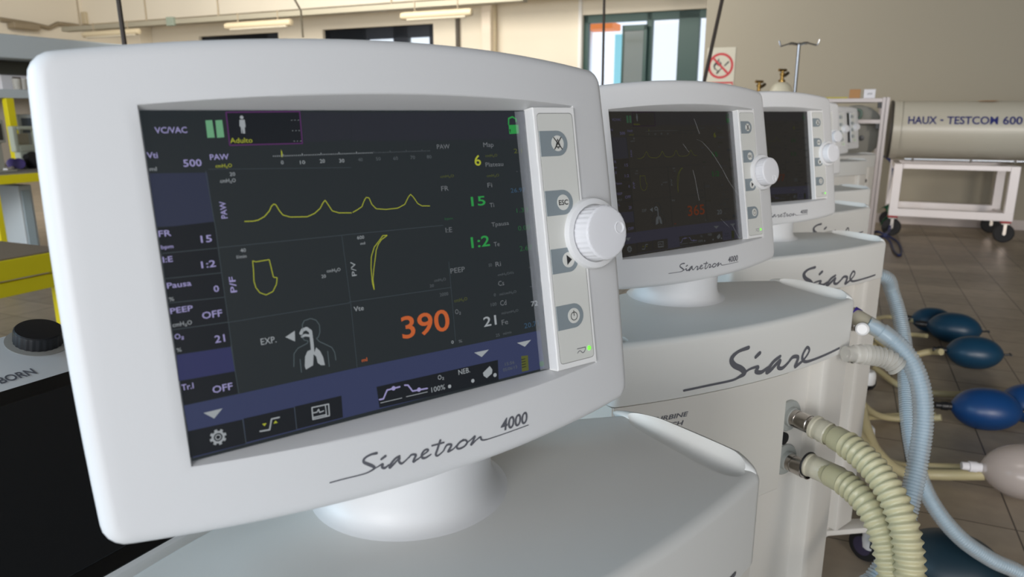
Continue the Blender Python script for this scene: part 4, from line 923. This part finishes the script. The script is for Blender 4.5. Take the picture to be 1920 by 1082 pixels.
lay_box('white_box', 1619, 1641, 163, 180, PAPER, 'small white box with grey print on top of the rack', 'box', extra='#')

# ---------------------------------------------------------------- gas cylinders and infusion pole
def gas_cylinder(px, py, b, lb, r=.088):
    q = on_b(px, 150, b); ztop = on_b(px, py, b).z; root = empty('gas_cylinder', RM(q.x, b, 0), .4, lb, 'gas cylinder', 'gas cylinders behind the third monitor')
    m = MB(); m.lathe([(r - .008, 0), (r, .01), (r, ztop - .085), (r * .96, ztop - .06), (r * .8, ztop - .028), (r * .5, ztop - .004), (r * .34, ztop), (.005, ztop + .002)], 36); m.build('cylinder_body', mat('cream_cylinder_paint', (212, 206, 184), .4), root)
    m = MB(); m.lathe([(.026, ztop - .002), (.026, ztop + .016), (.014, ztop + .02), (.014, ztop + .05), (.02, ztop + .054), (.02, ztop + .066), (.012, ztop + .07), (.012, ztop + .085), (.003, ztop + .086)], 20)
    v = m.build('cylinder_valve', BRASS, root)
    m = MB(); m.tube([(-.035, 0, ztop + .09), (.035, 0, ztop + .09)], .011, 8); m.build('valve_handle', BRASS, v)
    m = MB(); m.tube([(0, 0, ztop + .042), (.05, .02, ztop + .055), (.085, .03, ztop + .072)], .013, 10); m.build('valve_outlet', mat('dark_brass', (92, 78, 58), .4, .7), v)
gas_cylinder(1466, 154, 6.25, 'cream gas cylinder with upright brass valve behind the third monitor')
gas_cylinder(1424, 175, 6.3, 'lower gas cylinder, only its valve shows left of the taller one')
p0, p1 = on_b(1498, 80, 4.1), on_b(1490, 175, 4.1)
iv = empty('infusion_pole', RM((p0.x + p1.x) / 2, 4.1, 0), -YAW, 'chrome infusion pole with hooks rising behind the third monitor', 'pole')
zt_ = p0.z
m = MB(); m.lathe([(.0125, .03), (.0125, .75), (.0095, .755), (.0095, zt_ - .012), (.007, zt_)], 20); m.build('pole', CHROME, iv)
for s in (-1, 1):
    m = MB(); m.tube(catmull([(0, 0, zt_ - .01), (s * .035, -.01, zt_ - .004), (s * .07, -.01, zt_ - .012), (s * .085, -.01, zt_ - .014), (s * .095, -.01, zt_ + .012)], 6), lambda i: .0065 if i < 8 else .004, 8); m.build('hook', CHROME, iv)
for k in range(5):
    a_ = 2 * PI * k / 5; m = MB(); m.tube([(0, 0, .05), (.2 * math.cos(a_), .2 * math.sin(a_), .035), (.25 * math.cos(a_), .25 * math.sin(a_), .02)], .014, 8); m.build('foot', CHROME, iv)

# ---------------------------------------------------------------- hoses
def corrugated(name, pts, r, amp, pitch, m, lb, cuff=0.0, core=None, group=None, inner=.62):
    line = resample(catmull(pts, 16), pitch / 6.0)
    mb = MB(); n0 = int(cuff / (pitch / 6.0))
    def rad(i):
        if i < n0: return r * (.86 if i < n0 * .55 else 1.0)
        return r + amp * math.cos(2 * PI * (i - n0) / 6.0)
    mb.tube(line, rad, 20, 0)
    if core is not None: mb.tube(line, r * inner, 14, 1)
    return tag(mb.build(name, [m] + ([core] if core is not None else []), angle=70), lb, 'hose', group)
H1 = [(1533, 803, 1.150), (1548, 811, 1.138), (1565, 820, 1.122), (1600, 842, 1.085), (1640, 880, 1.05), (1673, 930, 1.02), (1694, 985, 1.0), (1704, 1040, .99), (1707, 1100, .985), (1706, 1180, .98)]
H2 = [(1521, 873, 1.162), (1536, 880, 1.15), (1555, 890, 1.13), (1590, 910, 1.095), (1625, 945, 1.06), (1652, 995, 1.035), (1667, 1050, 1.02), (1674, 1110, 1.01), (1674, 1180, 1.0)]
cr = 'cream hoses on the ventilator reading 365'
corrugated('breathing_hose', [at(*p) for p in H1] + [Vector(q) for q in ((.545, .84, .27), (.60, .84, .07), (.74, .87, .025), (1.0, .84, .024))], .0192, .0021, .0108, CREAMT, 'cream corrugated hose on the upper steel spigot', .062, None, cr)
corrugated('breathing_hose', [at(*p) for p in H2] + [Vector(q) for q in ((.525, .80, .27), (.57, .79, .07), (.72, .79, .024), (.98, .74, .024))], .0185, .0020, .0108, CREAMT, 'cream corrugated hose on the lower steel spigot, with a clear cuff', .07, None, cr)
for H, k in ((H1, 0), (H2, 1)):
    a_, b_ = at(*H[0]), at(*H[1]); dr = (b_ - a_).normalized(); M = frame_from(dr, (0, 0, 1), a_)
    m = MB(); L_ = .02 if k == 0 else .05
    m.lathe([(.0155, -.007), (.0192, -.006), (.0192, -.001), (.0176, .001), (.0180, .008), (.0188, .010), (.0182, .013), (.0188, L_), (.0175, L_ + .002), (.0155, -.004)], 28, 0, M)
    if k: m.lathe([(.0200, -.0075), (.0208, -.0065), (.0208, -.0045), (.0200, -.0035), (.0165, -.0055)], 28, 1, M)
    tag(m.build('hose_cuff', [CREAMC, BLACK]), ('clear ribbed cuff joining the upper cream hose to its spigot', 'frosted clear cuff joining the lower cream hose to its spigot')[k], 'hose cuff', 'cuffs of the cream hoses')
bl = 'light blue breathing hoses'
BH1 = [(1626, 606, 1.235), (1652, 622, 1.23), (1682, 646, 1.222), (1710, 682, 1.215), (1727, 730, 1.207), (1731, 790, 1.20), (1722, 860, 1.19), (1707, 935, 1.175), (1690, 1000, 1.16), (1668, 1045, 1.15), (1638, 1090, 1.14), (1600, 1140, 1.13)]
corrugated('breathing_hose', [at(*p) for p in BH1] + [Vector(q) for q in ((.47, .95, .17), (.43, .86, .04), (.38, .74, .021), (.36, .6, .021))], .0158, .0009, .0056, BLUES, 'light blue corrugated hose plugged into the side of the ventilator reading 365', .045, BLUEC, bl)
BH2 = [(1655, 512, 1.85), (1672, 545, 1.86), (1688, 600, 1.84), (1697, 660, 1.80), (1699, 730, 1.75), (1706, 810, 1.70), (1722, 885, 1.66), (1752, 950, 1.64), (1800, 1008, 1.63), (1860, 1050, 1.63), (1935, 1088, 1.62)]
corrugated('breathing_hose', [Vector((.866, 1.775, .79)), at(1659, 520, 1.825)] + [at(*p) for p in BH2[1:]] + [Vector(q) for q in ((1.30, 1.34, .06), (1.45, 1.28, .021), (1.65, 1.25, .021))], .0178, .0006, .0056, BLUES, 'light blue hose falling from the third ventilator to the floor at right', .0, BLUEC, bl)
# its elbow with the round cap, and the short clear stub under it
eb = empty('hose_elbow', at(1618, 610, 1.24), 0, 'frosted elbow with a round white cap where the blue hose meets the ventilator', 'hose elbow')
Me = lambda p: p - at(1618, 610, 1.24)
m = MB(); m.tube([Me(at(1598, 590, 1.28)), Me(at(1618, 602, 1.255)), Me(at(1640, 615, 1.232))], .0142, 20); m.build('elbow', CREAMC, eb)
m = MB(); m.lathe([(.003, .010), (.008, .010), (.0108, .007), (.0112, 0), (.0112, -.03), (.003, -.03)], 28, 0, frame_from(at(1617, 617, 1.19) - at(1622, 614, 1.26), (0, 0, 1), Me(at(1617, 617, 1.222)))); m.build('round_cap', WHITE, eb)
m = MB(); m.lathe([(.0152, -.006), (.0152, .006), (.012, .007), (.012, -.007)], 24, 0, frame_from(at(1640, 615, 1.232) - at(1603, 593, 1.245), (0, 0, 1), Me(at(1602, 592, 1.275)))); m.build('purple_ring', mat('purple_ring', (64, 46, 140), .4), eb)
corrugated('clear_hose', [at(*p) for p in ((1585, 664, 1.19), (1610, 664, 1.195), (1640, 667, 1.20), (1666, 674, 1.20), (1684, 690, 1.20))], .0155, .0020, .0075, CLEARH, 'short clear corrugated hose stub below the rim of the ventilator reading 365', .03)

# ---------------------------------------------------------------- test lungs on the floor and their tubes
def test_lung(px, py, half, rad, ang, m, lb, clear_=False, squash=.9):
    c = on_z(px, py, rad * squash); root = empty('test_lung', (c.x, c.y, 0), ang, lb, 'test lung', 'rubber test lungs on the floor')
    b = MB(); prof = []
    for k in range(25):
        t = k / 24; x = -half + 2 * half * t
        r = rad * (max(0.0, 1 - abs(2 * t - 1) ** 2.3)) ** .62
        prof.append((max(r, .014 if k in (0,) else .008), x))
    M = T(0, 0, rad * squash) @ Matrix.Rotation(PI / 2, 4, 'Y')
    b.lathe(prof, 40, 0, Matrix.Diagonal((1, 1, 1, 1)))
    for i, v in enumerate(b.v):                            # moulded seams along the bladder
        a_ = math.atan2(v.y, v.x); f = 1 + .018 * math.cos(4 * a_); b.v[i] = Vector((v.x * f * squash, v.y * f, v.z))
    b.build('bladder', m, root, M)
    b = MB(); b.lathe([(.012, -half - .055), (.013, -half - .05), (.013, -half - .035), (.017, -half - .034), (.017, -half - .012), (.0145, -half - .01), (.0145, -half + .012)], 20, 0, M); b.build('nozzle', PAPER if clear_ else BLACK, root)
    if not clear_:
        b = MB(); b.tube([(half - .004, 0, rad * squash), (half + .03, 0, rad * squash + .004)], .0055, 8); b.tube([(half + .028, -.014, rad * squash + .004), (half + .028, .014, rad * squash + .004)], .005, 8); b.build('hanging_tab', BLACK, root)
    return root
AX_ = -YAW
test_lung(1748, 600, .105, .075, AX_ + .1, LUNGD, 'dark blue test lung on the floor, farthest of the group of three')
test_lung(1789, 615, .125, .088, AX_ - .1, LUNGD, 'dark blue test lung on the floor, middle of the group of three', )
test_lung(1827, 661, .120, .085, AX_ + .12, LUNGD, 'dark blue test lung on the floor, nearest of the group of three')
test_lung(1849, 767, .122, .088, AX_ + .2, LUNG, 'bright blue test lung on the floor with a cream tube on its nozzle')
test_lung(1938, 757, .12, .085, AX_ + .2, LUNG, 'bright blue test lung cut off by the right picture edge')
test_lung(1930, 886, .135, .095, AX_ + .18, CLEARB, 'clear plastic test lung at the right picture edge', True)
test_lung(1782, 1066, .125, .1, AX_ - .2, LUNGB, 'very dark teal test lung on the floor at the bottom of the picture')
def floor_tube(pts, r, lb, m=YTUBE):
    q = [on_z(x, y, z) for x, y, z in pts]; b = MB(); b.tube(catmull(q, 8), r, 12); return tag(b.build('silicone_tube', m), lb, 'tube', 'cream tubes of the test lungs')
floor_tube([(1640, 598, .09), (1665, 594, .06), (1700, 600, .05), (1713, 601, .062)], .012, 'cream tube leading to the farthest dark blue test lung')
floor_tube([(1632, 648, .2), (1660, 640, .12), (1700, 628, .05), (1738, 630, .07)], .012, 'cream tube leading to the middle dark blue test lung')
floor_tube([(1620, 600, .3), (1650, 640, .2), (1690, 668, .03), (1740, 660, .05), (1765, 660, .075)], .016, 'cream tube leading to the nearest dark blue test lung')
floor_tube([(1610, 740, .2), (1622, 762, .1), (1650, 780, .03), (1700, 786, .02), (1765, 783, .055)], .013, 'cream tube lying to the bright blue test lung nozzle')
floor_tube([(1600, 786, .05), (1640, 782, .02), (1700, 779, .02), (1755, 778, .04)], .012, 'straighter cream tube just behind the bright blue test lung tube')
floor_tube([(1640, 690, .05), (1690, 724, .02), (1760, 738, .02), (1850, 740, .02)], .014, 'pale tube on the floor passing behind the bright blue test lung')
floor_tube([(1612, 760, .35), (1622, 800, .25), (1645, 848, .12), (1690, 884, .04), (1760, 890, .03), (1845, 890, .06)], .018, 'thick cream tube curving to the clear test lung, in front')
floor_tube([(1600, 800, .3), (1630, 840, .15), (1680, 872, .04), (1750, 876, .03), (1845, 880, .065)], .015, 'cream tube to the clear test lung, just behind the thick one')

# ---------------------------------------------------------------- newborn device at lower left
nx, nu = Vector((.4848, .8746, 0)), Vector((-.8318, .4611, .3090)); nn = nx.cross(nu)
if nn.z < 0: nn = -nn
ND = Matrix((nx, nu, nn)).transposed().to_4x4(); ND.translation = (-.556, .8111, .9185)
nb_ = bpy.data.objects.new('newborn_ventilator', None); COL.objects.link(nb_); nb_.matrix_world = Matrix.Translation((-.69, .60, 0))
tag(nb_, 'white device with a black knob and black screen, lettered NEWBORN, at lower left', 'medical device')
NL = Matrix.Translation((.69, -.60, 0)) @ ND
P = round_corners([(-.36, -.357), (.048, -.357), (.048, .031), (-.36, .031)], .014)
mb = MB(); mb.rings([[(x, y, z) for x, y in offset_poly(P, d)] for d, z in ((.03, -.055), (.006, -.05), (0, -.04), (0, -.006), (.0015, -.002), (.005, 0))]); hs = mb.build('device_housing', WHITE, nb_, NL)
mb = MB(); mb.span((-.352, -.352, -.003), (.046, -.0725, .0008)); mb.build('screen_surround', mat('black_surround', (12, 12, 13), .3), hs, None, False, .0015)
mb = MB(); mb.span((-.335, -.335, 0), (.030, -.098, .0015)); mb.build('black_screen', BLACKG, hs, None, False, .0005)
mb = MB(); mb.lathe([(.0335, .0003), (.0335, .0006), (.029, .0008), (.005, .0008)], 40); mb.build('knob_recess', mat('knob_recess_grey', (150, 148, 142), .5), hs)
mb = MB(); seg = 96; rs = []
for r, z, rib in ((.0255, .0005, 1), (.0255, .013, 1), (.0250, .0155, .4), (.0235, .0168, 0), (.012, .0172, 0)):
    rs.append([((r - (.0006 * rib if (j // 2) % 2 else 0)) * math.cos(2 * PI * j / seg), (r - (.0006 * rib if (j // 2) % 2 else 0)) * math.sin(2 * PI * j / seg), z) for j in range(seg)])
mb.rings(rs); mb.build('black_knob', BLACK, hs, T(0, 0, 0), angle=30)
mb = MB(); flat_text(mb, 'NEWBORN', -.1035, -.0600, .0685, .0125, lambda x, y: (x, y, .0006), 0, 4, .022); mb.build('device_lettering', INK, hs, None, False)
mb = MB(); mb.lathe([(.19, 0), (.19, .02), (.05, .035), (.026, .05), (.026, .80), (.03, .81)], 32); mb.build('device_stand', GREYP, nb_)

# ---------------------------------------------------------------- workbenches at left
def bench(name, a0, a1, b0, b1, z, top, lb, legs, low=True):
    root = empty(name, RM(a1, b1, 0), -YAW, lb, 'workbench')
    W_, D_ = b0 - b1, a0 - a1                              # local: x towards a, y along b; a1 = front edge
    m = MB(); m.span((D_, W_, z - .012), (-.002, 0, z)); m.build('bench_top', top, root, None, False, .002)
    m = MB(); m.span((-.03, W_, z - .07), (.006, 0, z - .005)); m.build('front_rail', YELLOW, root, None, False, .003)
    if low:
        m = MB(); m.span((-.024, W_, z - .125), (.0, 0, z - .078)); m.build('lower_rail', YELLOW, root, None, False, .003)
    m = MB(); m.span((D_, W_, z - .07), (D_ + .03, 0, z - .012)); m.build('back_rail', YELLOW, root, None, False, .003)
    for x in (-.045, D_):
        for y in legs:
            m = MB(); m.span((x, y - .045, 0), (x + .045, y, z - .07)); m.build('leg', YELLOW, root, None, False, .003)
    return root
bench('workbench', -3.45, -2.43, -.4, 1.625, .72, BROWN, 'yellow framed workbench with empty brown top, the nearer one at left', (0, -1.9))
bench('workbench', -6.35, -5.53, 1.6, 5.2, .74, GREYT, 'yellow framed workbench crowded with equipment, farther back at left', (-.2, -1.93, -3.4), False)
AS = -6.15
p = [on_a(20, y, AS).z for y in (70, 113, 139, 168, 184)]
su = empty('bench_shelf_unit', RM(AS, 3.5, .74), -YAW, 'pale blue-grey shelf unit with yellow uprights over the crowded bench', 'shelf unit')
m = MB(); m.span((-.5, -1.9, p[1] - .74), (.25, 1.7, p[0] - .74)); m.build('canopy', PALEBLUE, su, None, False, .01)
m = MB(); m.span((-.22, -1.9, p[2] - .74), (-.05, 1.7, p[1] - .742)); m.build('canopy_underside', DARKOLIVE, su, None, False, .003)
m = MB(); m.span((-.2, -1.9, p[4] - .74), (.05, 1.7, p[3] - .74)); m.build('shelf_board', PALEBLUE, su, None, False, .004)
m = MB(); m.span((-.22, -1.9, 0.001), (-.19, 1.7, p[2] - .742)); m.build('back_panel', mat('beige_back_panel', (190, 178, 164), .7), su, None, False, .003)
for px in (14, 200):
    q = on_a(px, 200, AS)
    m = MB(); m.span((-.01, q.y - 3.5 - .03, .001), (.045, q.y - 3.5 + .03, p[3] - .745)); m.build('upright', YELLOW, su, None, False, .003)
def on_bench(px, py, a): return on_a(px, py, a)
def put_box(name, px0, px1, py0, py1, a, dp, m, lb, cat, zb=None, bev=.01, tilt=0.0, rz=0.0):
    A, B = on_a(px0, py1, a), on_a(px1, py1, a); h = on_a(px0, py0, a).z - A.z; z0 = A.z if zb is None else zb
    w_ = B.y - A.y; root = empty(name, RM(a, (A.y + B.y) / 2, z0), -YAW + rz, lb, cat)
    return root, w_, h
ZB = .741
# open pale casing standing on the bench
root, w_, h = put_box('monitor_casing', 33, 83, 226, 306, -5.97, .2, None, 'empty pale grey monitor casing standing open on the far bench', 'casing', ZB)
fr = MB(); t_ = w_ * .17
for y0, y1, z0, z1 in ((-w_ / 2, -w_ / 2 + t_, .13, h), (w_ / 2 - t_, w_ / 2, .13, h), (-w_ / 2 + t_, w_ / 2 - t_, h - t_ * .8, h), (-w_ / 2 + t_, w_ / 2 - t_, .13, .13 + t_ * 1.5)): fr.span((-.06, y0, z0), (.0, y1, z1))
fr.build('front_frame', mat('pale_grey_casing', (186, 194, 180), .5), root, None, False, .008)
m = MB(); m.span((-.07, -w_ / 2 + .03, .0), (-.0, w_ / 2 - .03, .13)); m.build('casing_foot', mat('pale_grey_casing', (186, 194, 180), .5), root, None, False, .01)
m = MB(); m.span((-.11, -w_ / 2 + t_, .16), (-.09, w_ / 2 - t_, h - .06)); m.build('inner_card', mat('pale_card', (196, 186, 166), .7), root, None, False, .003)
for args in (('small_monitor', 46, 82, 198, 296, -6.18, PALEBLUE, 'small monitor with a blue-grey screen behind the empty casing', mat('blue_grey_screen', (84, 98, 112), .3)),
             ('dark_monitor', -14, 18, 200, 300, -5.75, mat('grey_monitor_shell', (150, 150, 140), .5), 'dark screened monitor at the left picture edge on the far bench', mat('dark_screen', (48, 46, 44), .3))):
    nm, x0, x1, y0, y1, a_, sh, lb, sc = args
    root, w_, h = put_box(nm, x0, x1, y0, y1, a_, .1, None, lb, 'monitor', ZB)
    m = MB(); m.span((-.06, -w_ / 2, h - .17), (0, w_ / 2, h)); hd = m.build('monitor_shell', sh, root, None, False, .01)
    m = MB(); m.span((-.01, -w_ / 2 + .02, h - .15), (.002, w_ / 2 - .02, h - .03)); m.build('monitor_screen', sc, hd, None, False, .002)
    m = MB(); m.span((-.06, -.04, .0), (-.03, .04, h - .17)); m.span((-.09, -.09, 0), (.03, .09, .012)); m.build('monitor_stand', sh, root, None, False, .004)
# black mask, purple discs, bag of tubing
q = on_z(64, 315, ZB); mk = MB(); mk.lathe([(.02, -.0), (.06, .0), (.07, .02), (.065, .05), (.03, .09), (.022, .12), (.015, .12)], 24, 0, T(q.x, q.y, ZB + .062) @ Matrix.Rotation(1.2, 4, 'X') @ T(0, 0, -.03)); tag(mk.build('rubber_mask', RUBBER), 'black rubber mask lying on the far bench by the yellow edge', 'mask')
for px, lb in ((22, 'left one of two purple discs lying on the far bench'), (34, 'right one of two purple discs lying on the far bench')):
    q = on_z(px + 3, 318, ZB); m = MB(); m.lathe([(.03, 0), (.04, .004), (.042, .02), (.03, .024), (.004, .024)], 24, 0, T(q.x, q.y, ZB + .044) @ frame_from((.6, -.7, .15), (0, 0, 1))); tag(m.build('purple_disc', mat('purple_rubber', (70, 58, 118), .5)), lb, 'disc', 'purple discs on the far bench')
b = MB(); b.tube(catmull([on_z(x, y, z) for x, y, z in ((-6, 312, ZB + .02), (4, 303, ZB + .03), (18, 304, ZB + .03), (26, 312, ZB + .02), (12, 318, ZB + .015), (-4, 316, ZB + .015))], 8), .012, 8); tag(b.build('white_tubing', PAPER), 'loop of white tubing lying on the far bench', 'tubing')
for k, (px, lb) in enumerate(((34, 'leftmost clear cup on the small shelf of the far bench'), (46, 'middle clear cup on the small shelf of the far bench'), (57, 'rightmost clear cup on the small shelf of the far bench'))):
    q = on_a(px, 184, AS + .0); m = MB(); m.lathe([(.028, 0), (.034, .085), (.031, .085), (.026, .004), (.003, .004)], 20); tag(m.build('clear_cup', CLEARH, None, T(*RM(AS + .012, q.y, p[3] + .001))), lb, 'cup', 'clear cups on the bench shelf')
root, w_, h = put_box('photo_box', 5, 74, 138, 168, AS - .08, .1, PAPER, 'white box with a dark picture on the bench shelf', 'box', p[3] + .001)
m = MB(); m.span((-.06, -w_ / 2, 0), (.0, w_ / 2, h * .95)); bx = m.build('box_body', PAPER, root, None, False, .004)
m = MB(); m.span((-.001, -w_ * .2, .02), (.002, w_ * .02, h * .82)); m.build('dark_picture', mat('dark_brown_print', (84, 66, 58), .7), bx, None, False)
# under the far bench
root, w_, h = put_box('drawer_cart', 44, 70, 330, 420, -5.85, .3, None, 'pale blue-grey panel cart standing under the far bench', 'cart', 0)
m = MB(); m.span((-.35, -w_ / 2, .09), (0, w_ / 2, .62)); cb = m.build('cart_body', PALEBLUE, root, None, False, .008)
m = MB(); m.span((-.001, -w_ / 2 + .02, .12), (.006, w_ / 2 - .02, .58)); m.build('cart_door', mat('pale_blue_door', (166, 184, 194), .5), cb, None, False, .003)
for y in (-w_ / 2 + .04, w_ / 2 - .04):
    m = MB(); m.lathe([(.01, -.012), (.04, -.012), (.045, 0), (.04, .012), (.01, .012)], 20, 0, T(-.05, y, .045) @ Matrix.Rotation(PI / 2, 4, 'Y')); m.build('cart_wheel', RUBBER, root)
